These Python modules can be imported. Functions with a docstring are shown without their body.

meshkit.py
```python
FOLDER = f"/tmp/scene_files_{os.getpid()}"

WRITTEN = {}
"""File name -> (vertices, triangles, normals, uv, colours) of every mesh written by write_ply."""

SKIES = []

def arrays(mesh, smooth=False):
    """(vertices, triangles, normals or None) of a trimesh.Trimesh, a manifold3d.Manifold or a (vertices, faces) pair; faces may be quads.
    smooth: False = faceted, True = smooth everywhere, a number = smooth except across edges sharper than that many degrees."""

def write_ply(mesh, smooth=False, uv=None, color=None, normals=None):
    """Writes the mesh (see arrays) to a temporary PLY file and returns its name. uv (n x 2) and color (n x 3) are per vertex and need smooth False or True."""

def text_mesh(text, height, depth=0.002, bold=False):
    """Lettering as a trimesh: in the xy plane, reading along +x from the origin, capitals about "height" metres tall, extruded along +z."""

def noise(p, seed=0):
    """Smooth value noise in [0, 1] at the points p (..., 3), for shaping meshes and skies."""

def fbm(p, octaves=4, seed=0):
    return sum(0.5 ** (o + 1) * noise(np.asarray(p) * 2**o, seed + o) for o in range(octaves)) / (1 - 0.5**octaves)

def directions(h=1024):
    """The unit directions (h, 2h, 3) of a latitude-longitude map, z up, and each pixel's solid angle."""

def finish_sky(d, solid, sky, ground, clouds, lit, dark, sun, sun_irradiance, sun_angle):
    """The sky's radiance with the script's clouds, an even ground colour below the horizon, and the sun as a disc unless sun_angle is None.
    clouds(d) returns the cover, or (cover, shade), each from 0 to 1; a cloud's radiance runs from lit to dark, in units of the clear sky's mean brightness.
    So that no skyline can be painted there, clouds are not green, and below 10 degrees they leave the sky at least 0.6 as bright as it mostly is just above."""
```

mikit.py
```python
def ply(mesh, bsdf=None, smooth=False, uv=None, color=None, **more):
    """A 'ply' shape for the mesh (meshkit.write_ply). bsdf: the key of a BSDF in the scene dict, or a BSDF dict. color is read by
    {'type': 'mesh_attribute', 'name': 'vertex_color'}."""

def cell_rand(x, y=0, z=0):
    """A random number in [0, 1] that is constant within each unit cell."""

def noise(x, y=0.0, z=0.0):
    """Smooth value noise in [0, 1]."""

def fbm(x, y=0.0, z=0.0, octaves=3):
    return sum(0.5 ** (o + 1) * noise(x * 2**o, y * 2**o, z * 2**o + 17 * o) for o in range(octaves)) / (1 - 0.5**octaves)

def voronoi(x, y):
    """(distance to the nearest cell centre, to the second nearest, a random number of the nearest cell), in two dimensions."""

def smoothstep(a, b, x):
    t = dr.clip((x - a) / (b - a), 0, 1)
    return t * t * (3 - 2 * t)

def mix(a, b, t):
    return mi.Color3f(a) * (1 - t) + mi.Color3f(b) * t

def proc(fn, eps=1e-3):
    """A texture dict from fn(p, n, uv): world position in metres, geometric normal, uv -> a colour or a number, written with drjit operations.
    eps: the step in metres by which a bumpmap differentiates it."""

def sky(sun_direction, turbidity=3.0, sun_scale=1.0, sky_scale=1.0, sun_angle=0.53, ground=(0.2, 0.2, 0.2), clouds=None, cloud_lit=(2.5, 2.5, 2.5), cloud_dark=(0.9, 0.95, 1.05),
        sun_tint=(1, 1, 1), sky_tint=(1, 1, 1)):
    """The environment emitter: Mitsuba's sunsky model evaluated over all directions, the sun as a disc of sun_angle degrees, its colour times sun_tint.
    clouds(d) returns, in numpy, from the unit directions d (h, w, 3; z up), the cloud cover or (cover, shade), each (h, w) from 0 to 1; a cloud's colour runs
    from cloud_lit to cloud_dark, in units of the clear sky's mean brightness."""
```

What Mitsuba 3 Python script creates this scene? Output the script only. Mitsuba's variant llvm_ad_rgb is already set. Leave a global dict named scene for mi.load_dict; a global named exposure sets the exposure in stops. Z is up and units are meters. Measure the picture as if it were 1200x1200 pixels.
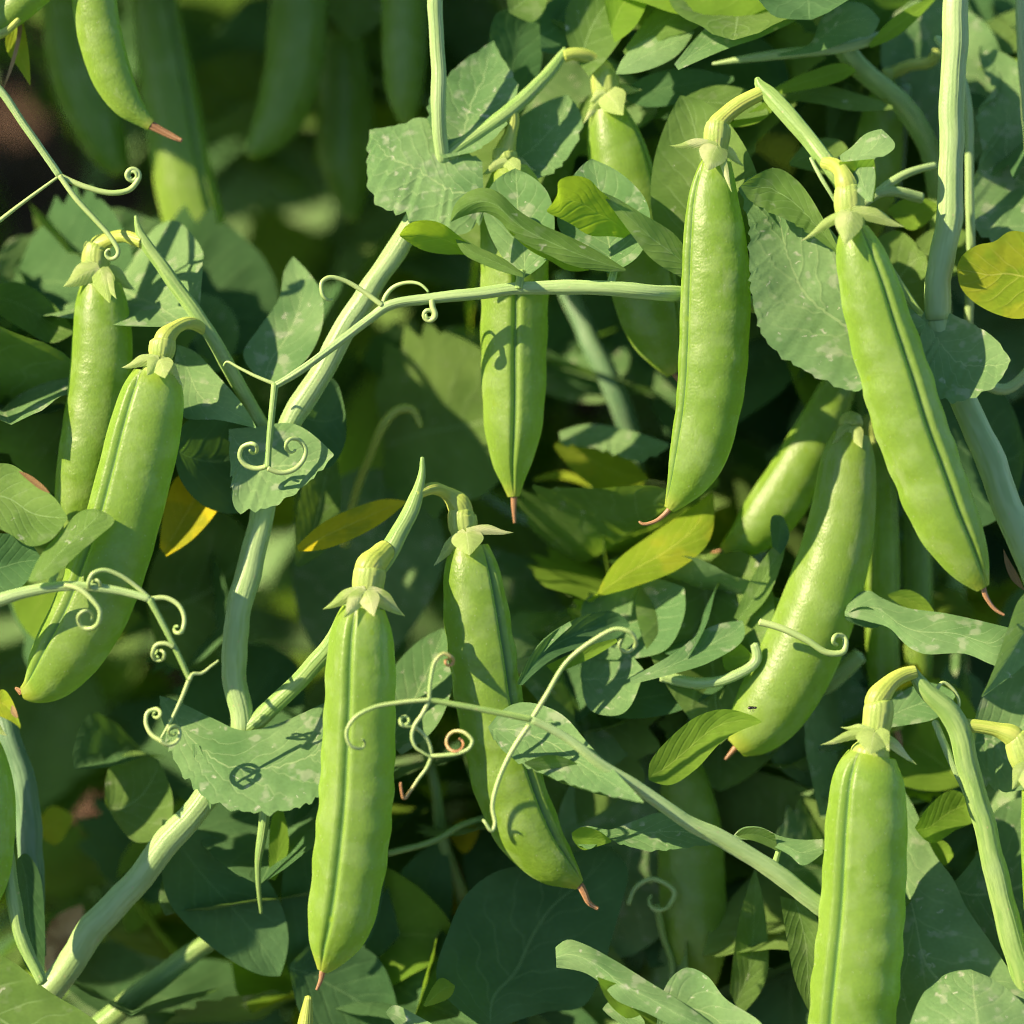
import math, random
import numpy as np, drjit as dr, mitsuba as mi, mikit, meshkit
from mikit import noise, fbm, voronoi, cell_rand, smoothstep, mix, proc
T = mi.ScalarTransform4f

# ---------------------------------------------------------------- camera, light, exposure
PITCH, FOCUS, ZC, HALF = math.radians(25), 0.90, 0.24, 0.12
FW = np.array([0, math.cos(PITCH), -math.sin(PITCH)])
UP = np.array([0, math.sin(PITCH), math.cos(PITCH)])
RT = np.array([1.0, 0, 0])
CAM = np.array([0, 0, ZC]) - FOCUS * FW
scene, labels = {}, {}
scene['camera'] = dict(type='thinlens', fov=2 * math.degrees(math.atan(HALF / FOCUS)), fov_axis='x', aperture_radius=0.0125, focus_distance=FOCUS + 0.004,
                       near_clip=0.05, far_clip=200.0, to_world=T().look_at(origin=CAM.tolist(), target=(CAM + FW).tolist(), up=[0, 0, 1]))
SUN = (-0.72, -0.24, 0.63)
scene['sky'] = mikit.sky(SUN, turbidity=3, sky_scale=0.92, sun_tint=(1.0, 0.99, 0.94), ground=(0.10, 0.09, 0.06))
exposure = 2.95

# ---------------------------------------------------------------- materials (procedural)
def rgb(*c): return {'type': 'rgb', 'value': list(c)}

def leaf_colour(dark, light, vein, spot=0.0, blotch=None, lime=None):
    def fn(p, n, uv):
        idn = dr.floor(uv.x); u = uv.x - idn; v = uv.y - 0.5; av = dr.abs(v)
        r1, r2 = cell_rand(idn, 3, 1), cell_rand(idn, 7, 2)
        m = fbm(p.x * 90, p.y * 90, p.z * 90, octaves=4)
        t = dr.clip(0.25 + 1.7 * (m - 0.42) + 0.5 * (r1 - 0.5), 0, 1)
        c = mix(dark, light, t)
        if blotch is not None:
            b = smoothstep(0.50, 0.68, fbm(p.x * 160 + 9, p.y * 160, p.z * 160, octaves=3) + 0.15 * (r2 - 0.5))
            c = mix(c, blotch, 0.75 * b)
        k = u * 8.0 - av * 5.0 + 0.5 * noise(p.x * 250, p.y * 250, p.z * 250)
        q = dr.abs(k - dr.floor(k) - 0.5)
        side = (1 - smoothstep(0.02, 0.075, q)) * smoothstep(0.0, 0.03, av) * (1 - smoothstep(0.28, 0.47, av))
        rib = 1 - smoothstep(0.006, 0.020, av * (1.0 + 0.6 * u))
        c = mix(c, vein, dr.clip(0.32 * side + 0.62 * rib, 0, 1))
        net, _, _ = voronoi(p.x * 900 + p.z * 500, p.z * 700 + p.y * 900)
        c = c * (0.93 + 0.14 * net)
        if spot > 0:
            wx, wz = noise(p.x * 900, p.y * 900, p.z * 900), noise(p.x * 900 + 40, p.y * 900, p.z * 900)
            d1, _, w = voronoi(p.x * 330 + 3.1 * idn + 0.7 * wx, p.z * 330 + p.y * 210 + 0.7 * wz)
            s = (1 - smoothstep(0.02, 0.05 + 0.30 * cell_rand(dr.floor(w * 9999), 1, 1), d1)) * smoothstep(1 - 2 * spot, 1 - spot, w)
            s = dr.maximum(s, 4.0 * spot * smoothstep(0.60, 0.76, fbm(p.x * 330 + 7, p.y * 330, p.z * 330, octaves=3)))
            c = mix(c, (0.42, 0.46, 0.33), 0.8 * s)
        return c
    return fn

def leaf_bump(p, n, uv):
    idn = dr.floor(uv.x); u = uv.x - idn; av = dr.abs(uv.y - 0.5)
    k = u * 8.0 - av * 5.0 + 0.5 * noise(p.x * 250, p.y * 250, p.z * 250)
    q = dr.abs(k - dr.floor(k) - 0.5)
    return 0.6 * smoothstep(0.0, 0.2, q) + 0.5 * fbm(p.x * 700, p.y * 700, p.z * 700, octaves=2)

def leaf_bsdf(name, colour, trans, w=0.33, rough=0.45, spec=1.33):
    scene[name] = {'type': 'bumpmap', 'arbitrary': proc(leaf_bump, eps=1.2e-4), 'scale': 0.00012, 'bsdf': {
        'type': 'blendbsdf', 'weight': w,
        'a': {'type': 'principledthin', 'base_color': proc(colour), 'roughness': rough, 'eta': spec, 'diff_trans': 0.15},
        'b': {'type': 'principledthin', 'base_color': rgb(*trans), 'roughness': 0.8, 'eta': 1.3, 'diff_trans': 2.0}}}

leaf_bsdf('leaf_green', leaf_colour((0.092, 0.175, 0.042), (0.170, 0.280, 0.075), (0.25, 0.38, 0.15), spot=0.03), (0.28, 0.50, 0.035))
leaf_bsdf('leaf_grey', leaf_colour((0.105, 0.215, 0.078), (0.205, 0.335, 0.135), (0.30, 0.42, 0.19), spot=0.12), (0.22, 0.42, 0.05), w=0.26)
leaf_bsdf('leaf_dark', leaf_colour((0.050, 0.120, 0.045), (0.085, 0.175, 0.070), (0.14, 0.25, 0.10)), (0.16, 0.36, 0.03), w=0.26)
leaf_bsdf('leaf_lime', leaf_colour((0.15, 0.28, 0.035), (0.22, 0.37, 0.05), (0.34, 0.46, 0.10)), (0.42, 0.66, 0.03), w=0.5)
leaf_bsdf('leaf_yellow', leaf_colour((0.46, 0.41, 0.015), (0.64, 0.55, 0.03), (0.60, 0.55, 0.12), blotch=(0.26, 0.32, 0.03)), (0.75, 0.66, 0.02), w=0.4)
leaf_bsdf('leaf_olive', leaf_colour((0.20, 0.31, 0.025), (0.33, 0.42, 0.04), (0.44, 0.48, 0.10), blotch=(0.32, 0.37, 0.03)), (0.55, 0.60, 0.02), w=0.42)
leaf_bsdf('leaf_dry', leaf_colour((0.26, 0.17, 0.08), (0.46, 0.34, 0.18), (0.40, 0.28, 0.14), blotch=(0.15, 0.08, 0.04)), (0.45, 0.30, 0.10), w=0.25, rough=0.7)
leaf_bsdf('sepal_green', leaf_colour((0.30, 0.42, 0.12), (0.46, 0.56, 0.22), (0.56, 0.63, 0.34), blotch=(0.56, 0.58, 0.32)), (0.52, 0.70, 0.12), w=0.35, rough=0.6)

def pod_colour(p, n, uv):
    idn = dr.floor(uv.x); s = uv.x - idn; v = uv.y - 0.5; av = dr.abs(v)
    r1, r2 = cell_rand(idn, 5, 1), cell_rand(idn, 11, 2)
    m = fbm(p.x * 70, p.y * 70, p.z * 70, octaves=4)
    c = mix((0.150, 0.280, 0.022), (0.220, 0.360, 0.055), dr.clip(m * 1.1 - 0.05 + 0.5 * (r1 - 0.5), 0, 1))
    wax = fbm(p.x * 260 + 5, p.y * 260, p.z * 260, octaves=3)
    c = mix(c, (0.29, 0.42, 0.13), 0.42 * smoothstep(0.46, 0.66, 0.6 * wax + 0.4 * fbm(s * 14 + 3 * idn, uv.y * 9, idn, octaves=3)))
    # faint net of veins running across the shell, fine dust of wax
    nv = noise(s * 95 + 3 * noise(uv.y * 30, s * 20, idn), uv.y * 34, idn)
    c = mix(c, (0.24, 0.38, 0.04), 0.28 * (1 - smoothstep(0.0, 0.09, dr.abs(nv - 0.5))))
    c = c * (0.93 + 0.14 * noise(p.x * 2400, p.y * 2400, p.z * 2400))
    rub = smoothstep(0.66, 0.78, fbm(s * 9 + 5 * idn, uv.y * 16, idn * 1.7, octaves=4))
    c = mix(c, (0.36, 0.46, 0.20), 0.3 * rub)
    # narrow pale lips on both sides of the seam, the seam itself deep green
    c = mix(c, (0.24, 0.37, 0.07), 0.3 * (1 - smoothstep(0.012, 0.045, av)))
    c = mix(c, (0.055, 0.14, 0.035), 0.85 * (1 - smoothstep(0.004, 0.015, av)))
    # slightly yellow towards both ends
    c = mix(c, (0.38, 0.42, 0.05), 0.55 * smoothstep(0.94, 0.995, s) + 0.25 * (1 - smoothstep(0.0, 0.06, s)))
    # rubbed, darker patches where the bloom is gone
    d1, _, w = voronoi(p.x * 130 + 3.7 * idn, p.z * 100 + p.y * 70)
    c = mix(c, (0.20, 0.33, 0.02), 0.7 * (1 - smoothstep(0.10, 0.19, d1 + 0.16 * noise(p.x * 900, p.y * 900, p.z * 900))) * smoothstep(0.80, 0.86, w))
    d2, _, w2 = voronoi(p.x * 700 + idn, p.z * 520 + p.y * 300)
    c = mix(c, (0.40, 0.45, 0.22), 0.5 * (1 - smoothstep(0.05, 0.16, d2)) * smoothstep(0.86, 0.9, w2))
    return c

def pod_bump(p, n, uv):
    idn = dr.floor(uv.x); s = uv.x - idn
    return 1.0 * fbm(s * 60 + 9 * idn, uv.y * 26, p.y * 40, octaves=3) + 0.30 * noise(p.x * 2600, p.y * 2600, p.z * 2600)

scene['pod_skin'] = {'type': 'bumpmap', 'arbitrary': proc(pod_bump, eps=1.2e-4), 'scale': 0.00013, 'bsdf': {
    'type': 'blendbsdf', 'weight': 0.27,
    'a': {'type': 'twosided', 'nested': {'type': 'principled', 'base_color': proc(pod_colour), 'roughness': 0.42, 'specular': 0.44, 'flatness': 0.7, 'sheen': 0.15}},
    'b': {'type': 'principledthin', 'base_color': rgb(0.40, 0.70, 0.02), 'roughness': 0.9, 'eta': 1.2, 'diff_trans': 2.0}}}

def stem_colour(a, b, c3):
    def fn(p, n, uv):
        st = noise(uv.y * 14, uv.x * 90, 3.0) * 0.6 + 0.4 * noise(uv.y * 40, uv.x * 300, 7.0)
        c = mix(a, b, smoothstep(0.25, 0.75, st))
        k, _, w = voronoi(p.x * 600, p.z * 420 + p.y * 200)
        c = mix(c, c3, 0.5 * smoothstep(0.55, 0.8, fbm(p.x * 130, p.y * 130, p.z * 130)))
        return mix(c, (0.40, 0.34, 0.18), 0.6 * (1 - smoothstep(0.05, 0.18, k)) * smoothstep(0.93, 0.96, w))
    return fn
def stem_bump(p, n, uv): return noise(uv.y * 40, uv.x * 30, 1.0) + 0.3 * noise(p.x * 2000, p.y * 2000, p.z * 2000)
def stem_bsdf(name, a, b, c):
    scene[name] = {'type': 'bumpmap', 'arbitrary': proc(stem_bump, eps=1e-4), 'scale': 0.00012, 'bsdf': {
        'type': 'principled', 'base_color': proc(stem_colour(a, b, c)), 'roughness': 0.45, 'specular': 0.4, 'flatness': 0.5}}
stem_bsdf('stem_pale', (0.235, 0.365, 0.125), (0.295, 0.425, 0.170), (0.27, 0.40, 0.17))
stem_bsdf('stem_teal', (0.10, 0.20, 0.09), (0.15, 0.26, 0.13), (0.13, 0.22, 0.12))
stem_bsdf('stem_green', (0.17, 0.30, 0.07), (0.25, 0.38, 0.11), (0.21, 0.33, 0.12))
stem_bsdf('stem_yellow', (0.28, 0.37, 0.060), (0.37, 0.43, 0.085), (0.26, 0.36, 0.08))
stem_bsdf('calyx_skin', (0.245, 0.350, 0.065), (0.33, 0.42, 0.105), (0.35, 0.42, 0.10))
stem_bsdf('stem_brown', (0.24, 0.12, 0.05), (0.42, 0.25, 0.12), (0.16, 0.08, 0.04))

def tendril_colour(p, n, uv):
    c = mix((0.24, 0.37, 0.11), (0.36, 0.46, 0.17), noise(uv.x * 200, uv.y * 3))
    r = dr.floor(uv.y)
    return mix(c, (0.45, 0.20, 0.09), dr.clip(r, 0, 1) * smoothstep(0.3, 0.9, uv.y - r) * 0.9)
scene['tendril_skin'] = {'type': 'principled', 'base_color': proc(tendril_colour), 'roughness': 0.4, 'specular': 0.45}

def soil_colour(p, n, uv):
    a = 0.6 * fbm(p.x * 60, p.y * 60, p.z * 60, octaves=3) + 0.4 * fbm(p.x * 420, p.y * 420, p.z * 420, octaves=3)
    c = mix((0.030, 0.019, 0.014), (0.135, 0.085, 0.062), smoothstep(0.3, 0.75, a))
    return mix(c, (0.22, 0.155, 0.11), 0.5 * smoothstep(0.6, 0.75, fbm(p.x * 300, p.y * 300, p.z * 300)))
scene['soil_skin'] = {'type': 'bumpmap', 'arbitrary': proc(lambda p, n, uv: fbm(p.x * 350, p.y * 350, p.z * 350, octaves=3), eps=3e-4), 'scale': 0.002,
                      'bsdf': {'type': 'twosided', 'nested': {'type': 'principled', 'base_color': proc(soil_colour), 'roughness': 0.95, 'specular': 0.15}}}

# ---------------------------------------------------------------- helpers
MM = 0.001
def P(x, y, d=0.0):
    """photograph pixel (1200 px wide) at d millimetres behind the plane of focus"""
    z = FOCUS + d * MM
    return CAM + z * (FW + (x - 600) / 600 * (HALF / FOCUS) * RT - (y - 600) / 600 * (HALF / FOCUS) * UP)
def px(w, d=0.0): return w * 0.0002 * (FOCUS + d * MM) / FOCUS

COUNT = {}
def numbered(key):
    n = COUNT[key] = COUNT.get(key, -1) + 1
    return key if n == 0 else f'{key}_{n:03d}'
def thing(name, label, cat, group=None):
    key = numbered(name)
    labels[key] = {'label': label, 'category': cat}
    if group: labels[key]['group'] = group
    return key
def add(parent, name, mesh, uv, bsdf, label=None):
    key = numbered(f'{parent}__{name}')
    scene[key] = mikit.ply(mesh, bsdf, smooth=True, uv=uv)
    if label: labels[key] = {'label': label}
    return key

def spline(pts, n):
    """centripetal-ish resampling: cubic Hermite through the points by chord length, n samples"""
    p = np.asarray(pts, float)
    if len(p) == 2: return p[0] + (p[1] - p[0]) * np.linspace(0, 1, n)[:, None]
    k = min(3, p.shape[1])
    t = np.concatenate([[0], np.cumsum(np.sqrt(np.linalg.norm(np.diff(p[:, :k], axis=0), axis=1) + 1e-9))])
    dt = np.diff(t)
    sl = np.diff(p, axis=0) / dt[:, None]
    m = np.zeros_like(p)
    m[1:-1] = (sl[:-1] * dt[1:, None] + sl[1:] * dt[:-1, None]) / (dt[:-1] + dt[1:])[:, None]
    m[0] = 1.5 * sl[0] - 0.5 * m[1]; m[-1] = 1.5 * sl[-1] - 0.5 * m[-2]
    def at(q):
        i = np.clip(np.searchsorted(t, q, side='right') - 1, 0, len(t) - 2)
        h = dt[i][:, None]; x = ((q - t[i]) / dt[i])[:, None]
        return (2 * x**3 - 3 * x**2 + 1) * p[i] + (x**3 - 2 * x**2 + x) * h * m[i] + (3 * x**2 - 2 * x**3) * p[i + 1] + (x**3 - x**2) * h * m[i + 1]
    f = at(np.linspace(0, t[-1], 12 * len(p)))
    L = np.concatenate([[0], np.cumsum(np.linalg.norm(np.diff(f[:, :k], axis=0), axis=1))])
    return at(np.interp(np.linspace(0, L[-1], n), L, np.linspace(0, t[-1], 12 * len(p))))

def grid_faces(a, b):
    i, j = np.meshgrid(np.arange(a - 1), np.arange(b - 1), indexing='ij')
    q = np.stack([i * b + j, i * b + j + 1, (i + 1) * b + j + 1, (i + 1) * b + j], -1).reshape(-1, 4)
    return np.vstack([q[:, [0, 1, 2]], q[:, [0, 2, 3]]])

def frames(c):
    t = np.gradient(c, axis=0); t /= np.linalg.norm(t, axis=1, keepdims=True) + 1e-15
    a = np.empty_like(t)
    v = np.cross(t[0], FW); v = v if np.linalg.norm(v) > 1e-3 else RT
    for i in range(len(t)):
        v = v - t[i] * (v @ t[i]); v = v / np.linalg.norm(v); a[i] = v
    return t, a, np.cross(t, a)

def tube_mesh(c, r, sides=14, ribs=0.0, nrib=5, cap=True):
    """tube along the points c (n, 3) with radii r"""
    t, a, b = frames(c)
    r = np.broadcast_to(np.asarray(r, float), (len(c),)).copy()
    if cap:
        c = np.vstack([c[0] - t[0] * r[0] * 0.35, c, c[-1] + t[-1] * r[-1] * 0.35]); r = np.concatenate([[r[0] * 0.05], r, [r[-1] * 0.05]])
        a, b = (np.vstack([x[:1], x, x[-1:]]) for x in (a, b))
    th = np.linspace(0, 2 * np.pi, sides + 1)
    m = 1 + ribs * np.cos(nrib * th)
    v = c[:, None] + (r[:, None] * m)[..., None] * (np.cos(th)[None, :, None] * a[:, None] + np.sin(th)[None, :, None] * b[:, None])
    s = np.concatenate([[0], np.cumsum(np.linalg.norm(np.diff(c, axis=0), axis=1))])
    uv = np.stack(np.broadcast_arrays(s[:, None], (th / (2 * np.pi))[None]), -1).reshape(-1, 2)
    return (v.reshape(-1, 3), grid_faces(len(c), sides + 1)), uv

def pix(pts, d=0.0): return np.array([P(q[0], q[1], q[2] if len(q) > 2 else d) for q in pts])

def tube(parent, name, pts, w, d=0.0, bsdf='stem_pale', sides=16, ribs=0.035, n=None, label=None):
    """pts: (x, y[, depth]); w: width in pixels, one or one per point"""
    c = pix(pts, d); w = np.broadcast_to(np.asarray(w, float), (len(pts),))
    q = np.hstack([c, (w * 0.0001)[:, None]])
    n = n or int(np.clip(10 * len(pts), 30, 140))
    q = spline(q, n)
    wk = meshkit.fbm(q[:, :3] * 70, 2, seed=len(pts)) - .5, meshkit.fbm(q[:, :3] * 70, 2, seed=9) - .5, meshkit.fbm(q[:, :3] * 160, 2, seed=4) - .5
    ed = np.clip(np.minimum(np.arange(n), np.arange(n)[::-1]) / 5, 0, 1)
    q[:, 0] += ed * wk[0] * q[:, 3] * .8; q[:, 2] += ed * wk[1] * q[:, 3] * .8; q[:, 3] *= 1 + .22 * wk[2]
    mesh, uv = tube_mesh(q[:, :3], np.maximum(q[:, 3], 5e-5), sides, ribs)
    return add(parent, name, mesh, uv, bsdf, label)

def spiral(pts, R, turns, cw, shrink=0.35):
    """continues the pixel polyline with a closing spiral of start radius R px"""
    (x0, y0), (x1, y1) = pts[-2][:2], pts[-1][:2]
    h = math.atan2(y1 - y0, x1 - x0); x, y = x1, y1; out = list(pts); d = pts[-1][2] if len(pts[-1]) > 2 else None
    n = int(14 * turns); sg = 1 if cw else -1
    for i in range(n):
        r = R * (1 - (1 - shrink) * i / n) * (1 + 0.22 * math.sin(2.1 * i + x0)); da = 2 * math.pi / 14
        h += sg * da; x += r * da * math.cos(h); y += r * da * math.sin(h)
        out.append((x, y) if d is None else (x, y, d + 5 * i / n))
    return out

TID = [0]
def tendril(parent, pts, w, d=0.0, red=0, wave=1.2):
    """thin coiling tube; depth wanders a little"""
    TID[0] += 1
    rng = random.Random(TID[0]); ph = rng.random() * 6
    p3 = [(q[0], q[1], (q[2] if len(q) > 2 else d) + wave * math.sin(ph + 0.6 * i)) for i, q in enumerate(pts)]
    c = pix(p3); n = int(np.clip(7 * len(pts), 40, 260))
    ww = np.linspace(w * .78, w * 0.4, len(pts))
    q = spline(np.hstack([c, (ww * 0.0001)[:, None]]), n)
    mesh, uv = tube_mesh(q[:, :3], np.maximum(q[:, 3], 4e-5), 10)
    uv = np.stack([uv[:, 0], red + np.repeat(np.linspace(0.001, 0.998, len(uv) // 11), 11)], 1)
    return add(parent, 'tendril', mesh, uv, 'tendril_skin')

LID = [0]
def sheet(L, R, d, tilt, tx, fold, teeth, bend, nu, nv, rng, wob=0.5):
    L, R = spline(L, nu), spline(R, nu)
    s = np.linspace(0, 1, nu)
    if teeth:
        tl, tr = teeth if isinstance(teeth, tuple) else (teeth, teeth)
        mid = (L + R) / 2
        for E, amp in ((L, tl), (R, tr)):
            if amp:
                out = E - mid; ln = np.linalg.norm(out, axis=1, keepdims=True) + 1e-6
                k = np.cumsum(np.concatenate([[0], np.linalg.norm(np.diff(E, axis=0), axis=1)])) / 17.0
                ph = k + 0.25 * np.sin(k * 1.7); saw = (ph % 1.0)
                E += out / ln * (amp * (np.where(saw < 0.72, saw / 0.72, (1 - saw) / 0.28) - 0.5) * (0.6 + 0.5 * np.sin(2.1 * k + 1)) * np.clip(ln[:, 0] / 12, 0, 1))[:, None]
    v = np.linspace(0, 1, nv)
    xy = L[:, None] * (1 - v)[None, :, None] + R[:, None] * v[None, :, None]
    W = np.linalg.norm(L - R, axis=1)
    xc, yc = xy[..., 0].mean(), xy[..., 1].mean()
    dep = 0.2 * (-(xy[..., 1] - yc) * tilt + (xy[..., 0] - xc) * tx)
    dep = dep + 0.2 * W[:, None] * fold * (1 - np.abs(2 * v - 1) ** 1.25)[None]
    dep = dep + bend * (2 * s - 1)[:, None] ** 2
    nz = meshkit.fbm(np.stack([xy[..., 0] / 42.0, xy[..., 1] / 42.0, np.full(xy.shape[:2], rng.random() * 50)], -1), 3)
    dep = d + dep + wob * 4.0 * (nz - 0.5) * np.clip(W / 30, 0, 1)[:, None]
    pts = CAM + ((FOCUS + dep * MM)[..., None]) * (FW + ((xy[..., :1] - 600) / 600 * HALF / FOCUS) * RT - ((xy[..., 1:2] - 600) / 600 * HALF / FOCUS) * UP)
    return pts

def leaf(parent, L, R, d=10, bsdf='leaf_green', tilt=0.6, tx=-0.1, fold=0.14, teeth=0, bend=0.0, label=None, name='leaf', wob=0.5):
    """a blade between its two edges, each from base to tip in pixels; depth from a tilted plane (upper side farther), a fold along the midrib and waviness"""
    LID[0] += 1
    rng = random.Random(LID[0])
    nu, nv = (96, 15) if teeth else (44, 13)
    pts = sheet(np.array(L, float), np.array(R, float), d, tilt, tx, fold, teeth, bend, nu, nv, rng, wob)
    s, v = np.linspace(0.002, 0.985, nu), np.linspace(0, 1, nv)
    uv = np.stack(np.broadcast_arrays((LID[0] + s)[:, None], v[None]), -1).reshape(-1, 2)
    return add(parent, name, (pts.reshape(-1, 3), grid_faces(nu, nv)), uv, bsdf, label)

PID = [0]
def hull(parent, rows, d, seam, depth=0.94, peas=8, bump=1.0, dslope=0.0):
    """rows: (x, y, width[, depth offset]) from calyx to beak; seam: angle of the seam from camera-facing, degrees to the right"""
    PID[0] += 1
    rows = np.array([(r[0], r[1], d + (r[3] if len(r) > 3 else 0.0), r[2]) for r in rows], float)
    if dslope: rows[:, 2] += np.linspace(0, dslope, len(rows))
    q = spline(np.column_stack([[P(*r[:3]) for r in rows], rows[:, 3] * 1e-4]), 110)
    c, r = q[:, :3], np.maximum(q[:, 3], 2e-4)
    t = np.gradient(c, axis=0); t /= np.linalg.norm(t, axis=1, keepdims=True)
    face = -FW - t * (t @ -FW)[:, None]; face /= np.linalg.norm(face, axis=1, keepdims=True)
    side = np.cross(face, t); side *= np.sign(side @ RT)[:, None] if abs((side @ RT).mean()) > 0.05 else 1
    x = np.linspace(-1, 1, 81); dl = np.pi * np.sign(x) * np.abs(x) ** 1.6
    s = np.linspace(0, 1, 110)
    g = lambda a, w: np.exp(-(a / w) ** 2)
    ends = np.clip(np.minimum(s / 0.05, (1 - s) / 0.04), 0, 1)[:, None]
    m = 1 + 0.035 * g(dl, 0.55)[None] + ends * (0.018 * g(np.abs(dl) - 0.20, 0.11) - 0.13 * g(dl, 0.095))[None] + 0.03 * g(np.abs(dl) - np.pi, 0.22)[None]
    wv = np.clip(np.sin(np.pi * np.clip((s - 0.07) / 0.86, 0, 1)), 0, 1) ** 0.5
    off = 0.17 * PID[0]
    am = 0.55 + 0.9 * meshkit.noise(np.stack([s * 6 + PID[0] * 3.3, s * 0, s * 0], -1))
    m = m + (bump * 0.019 * wv * am * np.cos(2 * np.pi * (peas * s + off + 0.22 * np.sin(7 * s + PID[0]))))[:, None] * (np.abs(np.sin(dl)) ** 1.5)[None]
    phi = np.radians(seam) + dl
    v = c[:, None] + (r[:, None] * m)[..., None] * (depth * np.cos(phi)[None, :, None] * face[:, None] + np.sin(phi)[None, :, None] * side[:, None])
    nz = meshkit.fbm(v * 170.0, 3, seed=PID[0]) - 0.5
    v = v + (v - c[:, None]) * (0.030 * bump * nz * wv[:, None])[..., None]
    uv = np.stack(np.broadcast_arrays((PID[0] + 0.001 + 0.995 * s)[:, None], (dl / (2 * np.pi) + 0.5)[None]), -1).reshape(-1, 2)
    f = grid_faces(110, 81)
    n0 = np.cross(v[50, 41] - v[50, 40], v[51, 40] - v[50, 40])
    if n0 @ (v[50, 40] - c[50]) < 0: f = f[:, ::-1]
    return add(parent, 'hull', (v.reshape(-1, 3), f), uv, 'pod_skin')

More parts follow.
